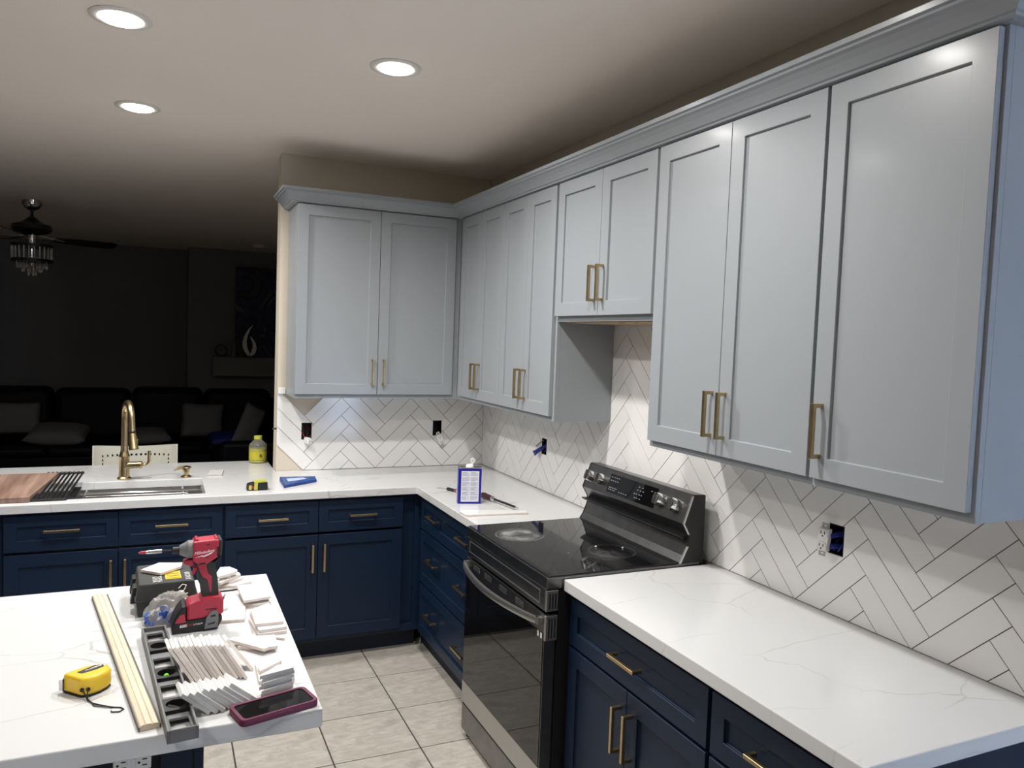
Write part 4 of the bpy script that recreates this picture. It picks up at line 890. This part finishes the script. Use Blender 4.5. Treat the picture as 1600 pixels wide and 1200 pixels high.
for k, (a, b) in enumerate(VC):
    n = 28; mb = MB(); cx = (a + b) / 2
    rad = 0.0195
    ring = [(cx + rad * math.cos(2 * PI * i / n), rad * math.sin(2 * PI * i / n)) for i in range(n)]
    sq = []
    hwx, hwy = (b - a) / 2, hw - 0.005
    for i in range(n):
        c_, s2 = math.cos(2 * PI * i / n), math.sin(2 * PI * i / n); t = min(hwx / abs(c_) if abs(c_) > 1e-6 else 9, hwy / abs(s2) if abs(s2) > 1e-6 else 9); sq.append((cx + c_ * t, s2 * t))
    v = [(x, y, 0.024) for x, y in ring] + [(x, y, 0.024) for x, y in sq] + [(x, y, 0.002) for x, y in ring] + [(x, y, 0.002) for x, y in sq]
    f = []
    for i in range(n):
        j = (i + 1) % n; f += [(i, j, n + j, n + i), (i, 2 * n + i, 2 * n + j, j), (n + i, n + j, 3 * n + j, 3 * n + i), (2 * n + i, 3 * n + i, 3 * n + j, 2 * n + j)]
    vh = MB().add(v, f).build('vial_housing', 'black', lv)
    ang = (PI / 2, 0, PI / 4)[k] if k != 1 else 0
    dx, dy = math.cos(ang) * 0.018, math.sin(ang) * 0.018
    vl = MB().cyl((cx - dx, -dy, 0.012), (cx + dx, dy, 0.012), 0.0062, n=14).build('vial', 'darkgrey' if k == 2 else 'blackglass', vh, smooth=True)
    if k == 1: MB().cyl((cx - dx * 0.3, -dy * 0.3, 0.0135), (cx + dx * 0.3, dy * 0.3, 0.0135), 0.0062, n=14).build('green_liquid', 'green', vh, smooth=True)

# wood trim strip
ts = thing('trim_strip', 'long pale wood trim strip with grooves and dark edges on the island', 'wood trim', (-2.066, -2.060, ZI), math.atan2(-0.878, 0.1475))
LT = 0.893; wtp = 0.0195
prof_t = [(-wtp, 0.0005), (wtp, 0.0005), (wtp, 0.006), (0.015, 0.0115), (0.006, 0.0125), (0.0045, 0.010), (0.003, 0.0125), (-0.007, 0.0135), (-0.0085, 0.0110), (-0.010, 0.0135), (-0.017, 0.0110), (-wtp, 0.008)]
MB().prism(prof_t, 0, LT, 'x').build('moulded_face', 'wood_pale', ts)
for s_ in (-1, 1): MB().box(0, LT, s_ * wtp - 0.0018, s_ * wtp + 0.0018, 0.0, 0.0085).build('edge_strip', 'wood_edge', ts)

# yellow tape measure
tm = thing('tape_measure', 'yellow tape measure with black wrist cord on the island', 'tape measure', (-2.047, -2.707, ZI)); o = tm.location
out_ = [(-2.096, -2.700), (-2.092, -2.708), (-2.058, -2.744), (-2.040, -2.745), (-2.020, -2.733), (-2.006, -2.715), (-2.001, -2.700), (-2.008, -2.680), (-2.028, -2.668), (-2.055, -2.672)]
MB(o).prism(out_, ZC + 0.003, ZC + 0.043, 'z').build('case', 'yellow', tm, bev=0.007, smooth=True, seg=3)
MB(o).prism([(x * 0.985 - 2.047 * 0.015, y * 0.985 - 2.707 * 0.015) for x, y in out_], ZC + 0.0005, ZC + 0.0045, 'z').build('base_plate', 'black', tm)
MB(o).prism([(-2.068, -2.706), (-2.058, -2.716), (-2.030, -2.702), (-2.016, -2.690), (-2.018, -2.680), (-2.036, -2.678)], ZC + 0.0425, ZC + 0.0440, 'z').build('dark_badge', 'black', tm, bev=0.0006, seg=1)
for (a, b) in (((-2.052, -2.704), (-2.030, -2.690)), ((-2.040, -2.692), (-2.022, -2.684))): MB(o).tube([(*a, ZC + 0.0440), (*b, ZC + 0.0440)], 0.0012, 6).build('badge_chrome', 'chrome', tm)  # thin chrome strips of the logo on the dark badge
MB(o).box(-2.1030, -2.0930, -2.7085, -2.6990, ZC + 0.008, ZC + 0.028).build('tape_hook', 'steel', tm, bev=0.001)
MB(o).box(-2.0955, -2.0935, -2.7095, -2.6980, ZC + 0.006, ZC + 0.031).build('tape_mouth', 'black', tm)
MB(o).lathe([(0.0045, -0.001), (0.0045, 0.0015)], (-2.055, -2.7447, ZC + 0.018), (-0.2, -1, 0), 12).build('cord_hole', 'black', tm)
MB(o).lathe([(0.0045, -0.001), (0.0045, 0.0015)], (-2.043, -2.7452, ZC + 0.018), (0.1, -1, 0), 12).build('cord_hole', 'black', tm)
c1 = [(-2.054, -2.745, ZC + 0.018), (-2.049, -2.752, ZC + 0.010), (-2.043, -2.765, ZC + 0.0025), (-2.030, -2.784, ZC + 0.0018), (-2.008, -2.803, ZC + 0.0018), (-1.990, -2.816, ZC + 0.0018), (-1.976, -2.822, ZC + 0.0018), (-1.970, -2.832, ZC + 0.0018), (-1.978, -2.842, ZC + 0.0018), (-1.992, -2.838, ZC + 0.0018), (-1.994, -2.832, ZC + 0.0018)]
c2 = [(-2.044, -2.746, ZC + 0.018), (-2.044, -2.753, ZC + 0.010), (-2.042, -2.764, ZC + 0.004), (-2.035, -2.776, ZC + 0.0018), (-2.028, -2.796, ZC + 0.0018), (-2.006, -2.810, ZC + 0.0022), (-1.992, -2.817, ZC + 0.003)]
MB(o).tube(c1, 0.0014, 6).build('wrist_cord', 'black', tm, smooth=True); MB(o).tube(c2, 0.0013, 6).build('wrist_cord', 'black', tm, smooth=True)

# phone
ph_ = thing('phone', 'dark-screened phone in a plum rubber case at the island corner', 'phone', (-1.676, -2.937, ZI), math.radians(15.1))
def rrect(hx, hy, r, n=5):
    return [(sx * (hx - r) + r * math.cos(a0 + PI / 2 * k / n), sy * (hy - r) + r * math.sin(a0 + PI / 2 * k / n)) for sx, sy, a0 in ((1, 1, 0), (-1, 1, PI / 2), (-1, -1, PI), (1, -1, 1.5 * PI)) for k in range(n + 1)]
A = rrect(0.0855, 0.0415, 0.014); B = rrect(0.0770, 0.0345, 0.009)
n = len(A); v = [(x, y, 0.0005) for x, y in A] + [(x, y, 0.0130) for x, y in A] + [(x * 0.985, y * 0.97, 0.0148) for x, y in A] + [(x, y, 0.0142) for x, y in B] + [(x, y, 0.0118) for x, y in B]
f = [list(range(n))[::-1]] + [(k * n + i, k * n + (i + 1) % n, (k + 1) * n + (i + 1) % n, (k + 1) * n + i) for k in range(4) for i in range(n)] + [[4 * n + i for i in range(n)]]
MB().add(v, f).build('rubber_case', 'purple', ph_, smooth=True)
MB().prism(rrect(0.0768, 0.0343, 0.009), 0.0117, 0.0126, 'z').build('screen', 'blackglass', ph_)
for x in (0.0, 0.018): MB().box(x - 0.006, x + 0.006, -0.0432, -0.0410, 0.006, 0.010).build('side_button', 'purple', ph_, bev=0.0008)

# leaning rows of cut tiles
ORD = ['first', 'second', 'third', 'fourth', 'fifth', 'sixth', 'seventh', 'eighth', 'ninth', 'tenth', 'eleventh', 'twelfth', 'thirteenth']
def slab_row(n, top0, dtop, a, b, t_x, label, group):
    """n tilted tile strips: far-to-near top edge vector a, downward edge vector b, thickness step along +x"""
    for k in range(n):
        j = lambda s_: random.uniform(-s_, s_)
        T = Vector(top0) + Vector(dtop) * k + Vector((0, j(0.006), j(0.0015))); av = Vector(a) * (1 + j(0.12)); bv = Vector(b) * (1 + j(0.02)); bv.z = b[2] - (T.z - top0[2])
        nv = av.cross(bv).normalized()
        if nv.x < 0: nv = -nv
        th = nv * t_x
        quad = [T, T + av, T + av + bv, T + bv]
        lo = min(p.z for p in quad + [p + th for p in quad]); sh = Vector((0, 0, ZI + 0.0002 - lo))
        P0 = [p + sh for p in quad]; P1 = [p + sh + th for p in quad]
        mb = MB(P0[3])
        mb.k = 0; mb.add([*P0, *P1], [(3, 2, 1, 0), (4, 5, 6, 7), (0, 1, 5, 4)])
        mb.k = 1; b0 = len(mb.v); mb.v += [Vector(p) - mb.o for p in (*P0, *P1)]
        for q in ((1, 2, 6, 5), (2, 3, 7, 6), (3, 0, 4, 7)): mb.f.append([b0 + i for i in q]); mb.mi.append(1)
        ob_ = mb.build('tile_offcut', ['scrap_glaze', 'bisque' if t_x < 0.008 else 'grey_edge'])
        bm = bmesh.new(); bm.from_mesh(ob_.data); bmesh.ops.remove_doubles(bm, verts=bm.verts, dist=1e-6); bmesh.ops.recalc_face_normals(bm, faces=bm.faces); bm.to_mesh(ob_.data); bm.free()
        bvm = ob_.modifiers.new('edge', 'BEVEL'); bvm.width = 0.0006; bvm.segments = 1; bvm.limit_method = 'ANGLE'
        tag(ob_, label if n == 1 else label % ORD[k], 'tile', group)
slab_row(13, (-1.885, -2.700, ZI + 0.070), (0.00965, -0.0022, 0), (-0.008, 0.068, 0.0), (0.050, -0.041, -0.0695), 0.0072, '%s leaning tile strip from the level in the longer row by the driver', 'leaning tile strips in the long row')
slab_row(8, (-1.862, -2.917, ZI + 0.047), (0.0138, 0.0026, 0), (-0.008, 0.058, 0.0), (0.056, 0.0, -0.0465), 0.0086, '%s tipped tile strip from the level in the short row by the phone', 'tipped tile strips in the short row')
slab_row(1, (-1.757, -2.672, ZI + 0.062), (0, 0, 0), (-0.008, 0.040, 0.0), (0.055, -0.050, -0.061), 0.0078, 'white tile strip leaning apart at the end of the long leaning row', None)

# flat offcuts on the island
offcut('five-sided white tile piece lying on top of the black tool case', [(-1.955, -2.150), (-1.907, -2.090), (-1.842, -2.110), (-1.845, -2.145), (-1.902, -2.200)], ZI + 0.0940, 0.008)
offcut('large flat white tile lying behind the driver under a loose screw', [(-1.742, -2.142), (-1.698, -2.142), (-1.675, -2.290), (-1.687, -2.392), (-1.757, -2.386)], ZI, 0.0085)
ex = [(-1.744, -2.070), (-1.690, -2.086), (-1.635, -2.060), (-1.650, -2.000), (-1.735, -2.010)]
offcut('white offcut at the bottom of the jumbled heap behind the driver', ex, ZI, 0.0085)
offcut('white strip crossing low through the jumbled heap behind the driver', [(-1.745, -2.060), (-1.704, -2.070), (-1.660, -2.040), (-1.668, -2.012), (-1.705, -2.022)], ZI + 0.0088, 0.0085)
offcut('white strip crossing high in the jumbled heap behind the driver', [(-1.742, -2.090), (-1.732, -2.100), (-1.666, -2.030), (-1.670, -2.004), (-1.715, -2.018)], ZI + 0.0176, 0.0085)
offcut('short white strip third up in the jumbled heap behind the driver', [(-1.748, -2.060), (-1.700, -2.066), (-1.696, -2.040), (-1.742, -2.030)], ZI + 0.0264, 0.0085)
offcut('pointed white tile topping the jumbled heap behind the driver', [(-1.726, -1.992), (-1.697, -1.996), (-1.677, -2.036), (-1.680, -2.052), (-1.737, -2.092), (-1.749, -2.083)], ZI + 0.0352, 0.0085)
offcut('under piece of the square tile stack nearest the far island corner', [(-1.680, -2.170), (-1.610, -2.165), (-1.602, -2.268), (-1.622, -2.281), (-1.676, -2.277)], ZI, 0.0085)
offcut('narrow strip sandwiched in the square tile stack at the far island corner', [(-1.664, -2.160), (-1.604, -2.200), (-1.606, -2.262), (-1.672, -2.240)], ZI + 0.0088, 0.008)
offcut('square white tile with a pencil line on top at the far corner stack', [(-1.687, -2.141), (-1.610, -2.138), (-1.603, -2.272), (-1.680, -2.288)], ZI + 0.0172, 0.0085)
offcut('bottom tile of the three-tile stack by the island side edge', [(-1.676, -2.400), (-1.605, -2.360), (-1.591, -2.514), (-1.664, -2.517)], ZI, 0.0085)
offcut('middle tile of the three-tile stack by the island side edge', [(-1.672, -2.375), (-1.600, -2.350), (-1.589, -2.508), (-1.662, -2.513)], ZI + 0.0088, 0.0085)
offcut('top marked tile of the three-tile stack by the island side edge', [(-1.669, -2.372), (-1.615, -2.331), (-1.595, -2.490), (-1.669, -2.488)], ZI + 0.0176, 0.0085)
offcut('small rectangular tile chip alone near the island side edge', [(-1.620, -2.534), (-1.601, -2.546), (-1.602, -2.561), (-1.621, -2.549)], ZI, 0.006, mats=('bisque', 'bisque'))
offcut('thin tile sliver propping the leaning trapezoid piece', [(-1.715, -2.575), (-1.675, -2.590), (-1.680, -2.602), (-1.722, -2.585)], ZI, 0.0085, mats=('bisque', 'bisque'))
offcut('long trapezoid white tile lying over a sliver past the leaning row', [(-1.741, -2.551), (-1.729, -2.542), (-1.627, -2.557), (-1.630, -2.633), (-1.652, -2.634), (-1.664, -2.642)], ZI + 0.0088, 0.0085)
offcut('large angled white tile under the triangle stack', [(-1.690, -2.697), (-1.612, -2.636), (-1.603, -2.713), (-1.615, -2.815), (-1.693, -2.806)], ZI, 0.0085)
offcut('narrow white strip lying on the angled tile behind the triangle stack', [(-1.690, -2.745), (-1.640, -2.706), (-1.632, -2.726), (-1.688, -2.772)], ZI + 0.0088, 0.0085)
names6 = ['lowest', 'second', 'third', 'fourth', 'fifth', 'topmost']
for k in range(6):
    dx, dy, r_ = (0.0, 0.0, 0.0) if k == 0 else (random.uniform(-0.008, 0.007), (-0.0015 if k % 2 else 0.002), random.uniform(-0.08, 0.08))
    P = [(-1.697, -2.870), (-1.622, -2.842), (-1.632, -2.822), (-1.656, -2.818)] if k else [(-1.697, -2.874), (-1.622, -2.846), (-1.640, -2.8185), (-1.660, -2.8185)]
    cx, cy = -1.655, -2.845
    P = [(cx + (x - cx) * math.cos(r_) - (y - cy) * math.sin(r_) + dx, cy + (x - cx) * math.sin(r_) + (y - cy) * math.cos(r_) + dy + (0 if k == 0 else -0.006)) for x, y in P]
    offcut('%s grey-edged tile triangle in the small stack behind the phone' % names6[k], P, ZI + 0.0083 * k, 0.0082, mats=('scrap_glaze', 'grey_edge'))
sc = thing('wall_anchor_screw', 'small dark screw lying on the flat tile behind the driver', 'screw', (-1.725, -2.185, ZI + 0.0086)); o = sc.location
MB(o).tube([(-1.731, -2.205, o.z + 0.0035), (-1.722, -2.165, o.z + 0.0022)], [0.0030, 0.0014], 8).build('shank', 'level_grey', sc, smooth=True)
MB(o).lathe([(0.0046, 0), (0.0046, 0.002), (0.003, 0.003)], (-1.7318, -2.2085, o.z + 0.0046), (0.2, 1, -0.03), 12).build('head', 'level_grey', sc, smooth=True)
pg = MB((-1.735, -2.31, ZI + 0.0086)); pg.tube([(-1.760, -2.330, ZI + 0.0145), (-1.735, -2.305, ZI + 0.0145), (-1.724, -2.296, ZI + 0.0135)], [0.006, 0.006, 0.0035], 10)
tag(pg.build('plastic_peg', 'white', smooth=True), 'small white plastic peg poking out beside the driver foot', 'peg')
nl = MB((-1.70, -2.115, ZI)); nl.tube([(-1.752, -2.118, ZI + 0.003), (-1.70, -2.112, ZI + 0.003), (-1.665, -2.105, ZI + 0.003)], 0.0026, 8)
tag(nl.build('black_pin', 'black', smooth=True), 'thin black pin lying in front of the jumbled tile heap', 'pin')

# ------------------------------------------------------------------ counter stool beyond the peninsula
ch = thing('counter_stool', 'cream perforated plastic chair back showing over the counter behind the faucet', 'chair', (-2.05, 0.68, 0)); o = ch.location
A = []; n = 16
for k in range(n + 1):
    t = k / n * 2 - 1; A.append((-2.05 + 0.232 * t, 0.80 - 0.075 * abs(t) ** 3.0, 0.018 * (t * t)))
bkm = MB(o)
for k in range(n):
    (xa, ya, ha), (xb, yb, hb_) = A[k], A[k + 1]
    bkm.hull([(xa, ya, 0.55), (xb, yb, 0.55), (xb, yb, 0.965 + hb_), (xa, ya, 0.965 + ha)], [(xa, ya + 0.008, 0.55), (xb, yb + 0.008, 0.55), (xb, yb + 0.008, 0.965 + hb_), (xa, ya + 0.008, 0.965 + ha)])
bm_b = bkm.build('backrest', 'offwhite', ch, smooth=True)
ho = MB(o)
def hole(x, z):
    t = (x + 2.05) / 0.232; y = 0.80 - 0.075 * abs(t) ** 3.0; ho.lathe([(0.0075, -0.0006), (0.0075, 0.0006)], (x, y - 0.0004, z), (0, 1, 0), 10)
for k in range(15): hole(-2.05 + 0.19 * (k / 7 - 1), 0.912)
for k in range(1, 6):
    for x in (-2.24, -1.86): hole(x, 0.912 - k * 0.025)
tag(ho.build('perforations', 'black', bm_b), kind='stuff')
for s_ in (-1, 1):
    MB(o).hull([(-2.05 + s_ * 0.232, 0.725, 0.55), (-2.05 + s_ * 0.240, 0.725, 0.55), (-2.05 + s_ * 0.240, 0.69, 0.55), (-2.05 + s_ * 0.232, 0.69, 0.55)], [(-2.05 + s_ * 0.232, 0.733, 0.983), (-2.05 + s_ * 0.240, 0.733, 0.983), (-2.05 + s_ * 0.240, 0.715, 0.983), (-2.05 + s_ * 0.232, 0.715, 0.983)]).build('side_flange', 'offwhite', ch)
MB(o).box(-2.28, -1.82, 0.48, 0.81, 0.53, 0.555).build('seat', 'offwhite', ch, bev=0.01)
for sx in (-0.2, 0.2):
    for sy in (0.52, 0.78): MB(o).cyl((-2.05 + sx, sy, 0.0), (-2.05 + sx * 0.9, sy, 0.535), 0.012, n=10).build('leg', 'steel', ch)

# ------------------------------------------------------------------ dark living room
fn = thing('ceiling_fan', 'dark ceiling fan with chrome hub and crystal drum light', 'ceiling fan', (-2.910, 2.977, CEIL)); o = fn.location
cx, cy = -2.910, 2.977
MB(o).lathe([(0.074, CEIL - 0.0005), (0.072, CEIL - 0.03), (0.055, CEIL - 0.065), (0.02, CEIL - 0.085)], (cx, cy, 0), n=28).build('canopy', 'chrome', fn, smooth=True)
MB(o).cyl((cx, cy, 2.56), (cx, cy, CEIL - 0.08), 0.012, n=12).build('downrod', 'blackmetal', fn)
MB(o).lathe([(0.02, 2.605), (0.05, 2.58), (0.085, 2.555), (0.145, 2.535), (0.150, 2.50), (0.125, 2.475), (0.05, 2.455)], (cx, cy, 0), n=32).build('motor_housing', 'blackmetal', fn, smooth=True)
MB(o).lathe([(0.098, 2.545), (0.102, 2.54), (0.102, 2.515), (0.098, 2.51)], (cx, cy, -0.032), n=32, closed=True).build('chrome_band', 'chrome', fn, smooth=True)
for k in range(3):
    a = math.radians(22 + 120 * k); u = Vector((math.cos(a), math.sin(a), 0)); w = Vector((-u.y, u.x, 0)); c = Vector((cx, cy, 2.430))
    pr = [(0.17, -0.045), (0.30, -0.062), (0.60, -0.068), (0.655, -0.05), (0.665, 0.0), (0.655, 0.05), (0.60, 0.068), (0.30, 0.062), (0.17, 0.045)]
    bl = MB(o).hull([c + u * r + w * s_ + Vector((0, 0, -s_ * 0.30)) for r, s_ in pr], [c + u * r + w * s_ + Vector((0, 0, -s_ * 0.30 + 0.006)) for r, s_ in pr]).build('blade', 'blackmetal', fn)
    MB(o).hull([c + u * 0.05 + w * 0.015 + Vector((0, 0, 0.02)), c + u * 0.05 - w * 0.015 + Vector((0, 0, 0.02)), c + u * 0.24 - w * 0.02 + Vector((0, 0, -0.009)), c + u * 0.24 + w * 0.02 + Vector((0, 0, -0.001))], [c + u * 0.05 + w * 0.015 + Vector((0, 0, 0.026)), c + u * 0.05 - w * 0.015 + Vector((0, 0, 0.026)), c + u * 0.24 - w * 0.02 + Vector((0, 0, -0.004)), c + u * 0.24 + w * 0.02 + Vector((0, 0, -0.0005))]).build('blade_bracket', 'chrome', bl)
MB(o).cyl((cx, cy, 2.36), (cx, cy, 2.458), 0.034, n=20).build('light_stem', 'chrome', fn, smooth=True)
for z in (2.365, 2.242): MB(o).lathe([(0.148, z - 0.012), (0.156, z - 0.012), (0.156, z + 0.012), (0.148, z + 0.012)], (cx, cy, 0), n=36, closed=True).build('drum_ring', 'blackmetal', fn)
MB(o).cyl((cx, cy, 2.352), (cx, cy, 2.360), 0.15, n=32).build('drum_top', 'blackmetal', fn)
for z in (2.362, 2.272): MB(o).cyl((cx, cy, z - 0.004), (cx, cy, z + 0.004), 0.055, n=24).build('chrome_disc', 'chrome', fn)
MB(o).cyl((cx, cy, 2.20), (cx, cy, 2.36), 0.010, n=10).build('centre_rod', 'chrome', fn)
cr_ = MB(o)
for k in range(24):
    a = 2 * PI * k / 24; cr_.cyl((cx + 0.145 * math.cos(a), cy + 0.145 * math.sin(a), 2.25), (cx + 0.145 * math.cos(a), cy + 0.145 * math.sin(a), 2.36), 0.006, n=6)
for ring, rr, z in ((14, 0.11, 2.195), (10, 0.07, 2.165), (5, 0.03, 2.135)):
    for k in range(ring):
        a = 2 * PI * k / ring; p = (cx + rr * math.cos(a), cy + rr * math.sin(a), z); cr_.lathe([(0.001, -0.022), (0.009, 0.0), (0.003, 0.012), (0.001, 0.075)], p, n=6)
tag(cr_.build('crystals', 'crystal', fn), kind='stuff')

def cushion(name, label, cat, loc, sx, sy, sz, m, rot=(0, 0, 0), parent=None, group=None):
    n = 12; v = []; f = []
    for s_ in (1, -1):
        for j in range(n + 1):
            for i in range(n + 1):
                a, b = i / n * 2 - 1, j / n * 2 - 1; h = ((1 - abs(a) ** 2.6) * (1 - abs(b) ** 2.6)) ** 0.45
                k = 1 - 0.05 * (1 - abs(b)) * abs(a) ** 4; k2 = 1 - 0.05 * (1 - abs(a)) * abs(b) ** 4
                v.append((a * sx / 2 * k, s_ * h * sy / 2, b * sz / 2 * k2))
    N_ = (n + 1) ** 2
    for s_ in (0, 1):
        for j in range(n):
            for i in range(n): q = s_ * N_ + j * (n + 1) + i; f.append((q, q + 1, q + n + 2, q + n + 1))
    o_ = MB().add(v, f).build(name, m, parent, smooth=True)
    bm = bmesh.new(); bm.from_mesh(o_.data); bmesh.ops.remove_doubles(bm, verts=bm.verts, dist=1e-5); bmesh.ops.recalc_face_normals(bm, faces=bm.faces); bm.to_mesh(o_.data); bm.free()
    o_.location = loc; o_.rotation_euler = rot
    if label: tag(o_, label, cat, group)
    return o_
sf = thing('sectional_sofa', 'dark navy leather sectional sofa along the far living room wall', 'sofa', (-2.6, 5.3, 0)); o = sf.location
def sbx(n, x0, x1, y0, y1, z0, z1, bv=0.05): return MB(o).box(x0, x1, y0, y1, z0, z1).build(n, 'navy_leather', sf, bev=bv, seg=3, smooth=True)
sbx('base', -4.8, -0.55, 4.95, 5.86, 0.04, 0.28, 0.02)
for k in range(5):
    x = -4.62 + k * 0.82 * 0.97
    sbx('seat_cushion', x, x + 0.785, 4.90, 5.52, 0.28, 0.40)
    sbx('back_cushion', x, x + 0.785, 5.42, 5.80, 0.38, 0.985 + 0.015 * (k % 2), 0.09)
sbx('arm', -4.85, -4.63, 4.92, 5.84, 0.05, 0.66); sbx('return_base', -1.38, -0.50, 3.55, 4.95, 0.04, 0.28, 0.02)
sbx('return_seat', -1.38, -0.76, 3.60, 4.90, 0.28, 0.42); sbx('return_back', -0.76, -0.50, 3.55, 5.40, 0.28, 0.90, 0.08); sbx('return_arm', -1.38, -0.50, 3.40, 3.55, 0.05, 0.62)
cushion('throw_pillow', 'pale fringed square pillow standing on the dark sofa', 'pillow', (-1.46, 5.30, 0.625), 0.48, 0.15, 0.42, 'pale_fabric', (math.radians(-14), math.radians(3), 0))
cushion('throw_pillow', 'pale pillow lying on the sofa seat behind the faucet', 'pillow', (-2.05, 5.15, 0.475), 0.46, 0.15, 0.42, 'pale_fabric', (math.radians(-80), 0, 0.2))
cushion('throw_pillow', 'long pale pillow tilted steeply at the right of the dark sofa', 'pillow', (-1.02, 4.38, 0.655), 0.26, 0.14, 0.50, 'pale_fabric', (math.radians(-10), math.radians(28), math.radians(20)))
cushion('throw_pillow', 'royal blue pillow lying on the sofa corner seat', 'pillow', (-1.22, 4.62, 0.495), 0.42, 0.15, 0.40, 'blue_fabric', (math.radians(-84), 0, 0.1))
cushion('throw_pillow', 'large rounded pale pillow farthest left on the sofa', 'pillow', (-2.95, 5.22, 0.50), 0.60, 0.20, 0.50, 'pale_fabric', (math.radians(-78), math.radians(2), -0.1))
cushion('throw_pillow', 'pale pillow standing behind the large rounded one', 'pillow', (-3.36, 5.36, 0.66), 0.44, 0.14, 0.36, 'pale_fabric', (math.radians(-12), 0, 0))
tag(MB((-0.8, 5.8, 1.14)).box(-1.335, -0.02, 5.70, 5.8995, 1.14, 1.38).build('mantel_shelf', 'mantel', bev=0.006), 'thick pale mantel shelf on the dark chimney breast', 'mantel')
cv = thing('canvas_art', 'large unframed blue marbled abstract canvas leaning above the mantel', 'painting', (-0.60, 5.87, 1.3805))
MB().box(-0.46, 0.46, -0.02, 0.02, 0.0, 1.15).build('canvas', 'art', cv, bev=0.002)
ds = thing('silver_sculpture', 'silver curved flame-like sculpture standing on the mantel', 'sculpture', (-0.885, 5.765, 1.3803)); o = ds.location
MB(o).box(-0.945, -0.825, 5.735, 5.795, 1.381, 1.398).build('plinth', 'black', ds, bev=0.002)
def horn(pts, ws): 
    m_ = MB(o); n = len(pts)
    for k in range(n - 1):
        (xa, za), (xb, zb) = pts[k], pts[k + 1]; wa, wb_ = ws[k], ws[k + 1]
        m_.hull([(xa - wa, 5.755, za), (xa + wa, 5.755, za), (xa + wa, 5.775, za), (xa - wa, 5.775, za)], [(xb - wb_, 5.755, zb), (xb + wb_, 5.755, zb), (xb + wb_, 5.775, zb), (xb - wb_, 5.775, zb)])
    return m_
horn([(-0.890, 1.397), (-0.925, 1.45), (-0.950, 1.51), (-0.955, 1.58), (-0.940, 1.65), (-0.905, 1.73), (-0.855, 1.80)], [0.018, 0.026, 0.027, 0.024, 0.020, 0.013, 0.003]).build('tall_horn', 'silver', ds)
horn([(-0.890, 1.397), (-0.850, 1.44), (-0.832, 1.50), (-0.838, 1.56), (-0.862, 1.61), (-0.885, 1.645)], [0.028, 0.028, 0.024, 0.019, 0.013, 0.005]).build('short_horn', 'silver', ds)
cl = thing('mantel_clock', 'round dark ornament standing at the mantel end', 'ornament', (-1.235, 5.77, 1.3803)); o = cl.location
MB(o).lathe([(0.055, -0.015), (0.080, -0.015), (0.080, 0.015), (0.055, 0.015)], (-1.235, 5.77, 1.4610), (0, 1, 0), 28, closed=True).build('ring', 'blackmetal', cl)
MB(o).box(-1.28, -1.19, 5.745, 5.795, 1.3805, 1.388).build('stand', 'blackmetal', cl)
vs_ = thing('slim_vase', 'slim grey vase on the mantel between ornament and sculpture', 'vase', (-1.08, 5.775, 1.3803)); o = vs_.location
MB(o).lathe([(0.022, 1.3805), (0.028, 1.42), (0.030, 1.50), (0.022, 1.55), (0.015, 1.575)], (-1.08, 5.775, 0), n=20).build('body', 'level_grey', vs_, smooth=True)
dt = thing('smoke_detector', 'small round smoke detector on the dark living room ceiling', 'smoke detector', (-0.874, 5.054, CEIL)); o = dt.location
MB(o).lathe([(0.065, CEIL - 0.0005), (0.065, CEIL - 0.02), (0.050, CEIL - 0.034), (0.02, CEIL - 0.036)], (-0.874, 5.054, 0), n=28).build('cover', 'white', dt, smooth=True)
for px_, py_, mm, lb in ((-0.343, -2.033, 'white', 'tiny white crumb lying on the glass cooktop'), (-0.249, -2.080, 'wood_pale', 'tiny tan crumb lying on the glass cooktop nearer the control panel')):
    tag(MB((px_, py_, 0.926)).lathe([(0.0015, 0.0), (0.0042, 0.0015), (0.0038, 0.004), (0.0012, 0.0058)], (px_, py_, 0.926), n=8).build('crumb', mm), lb, 'crumb')
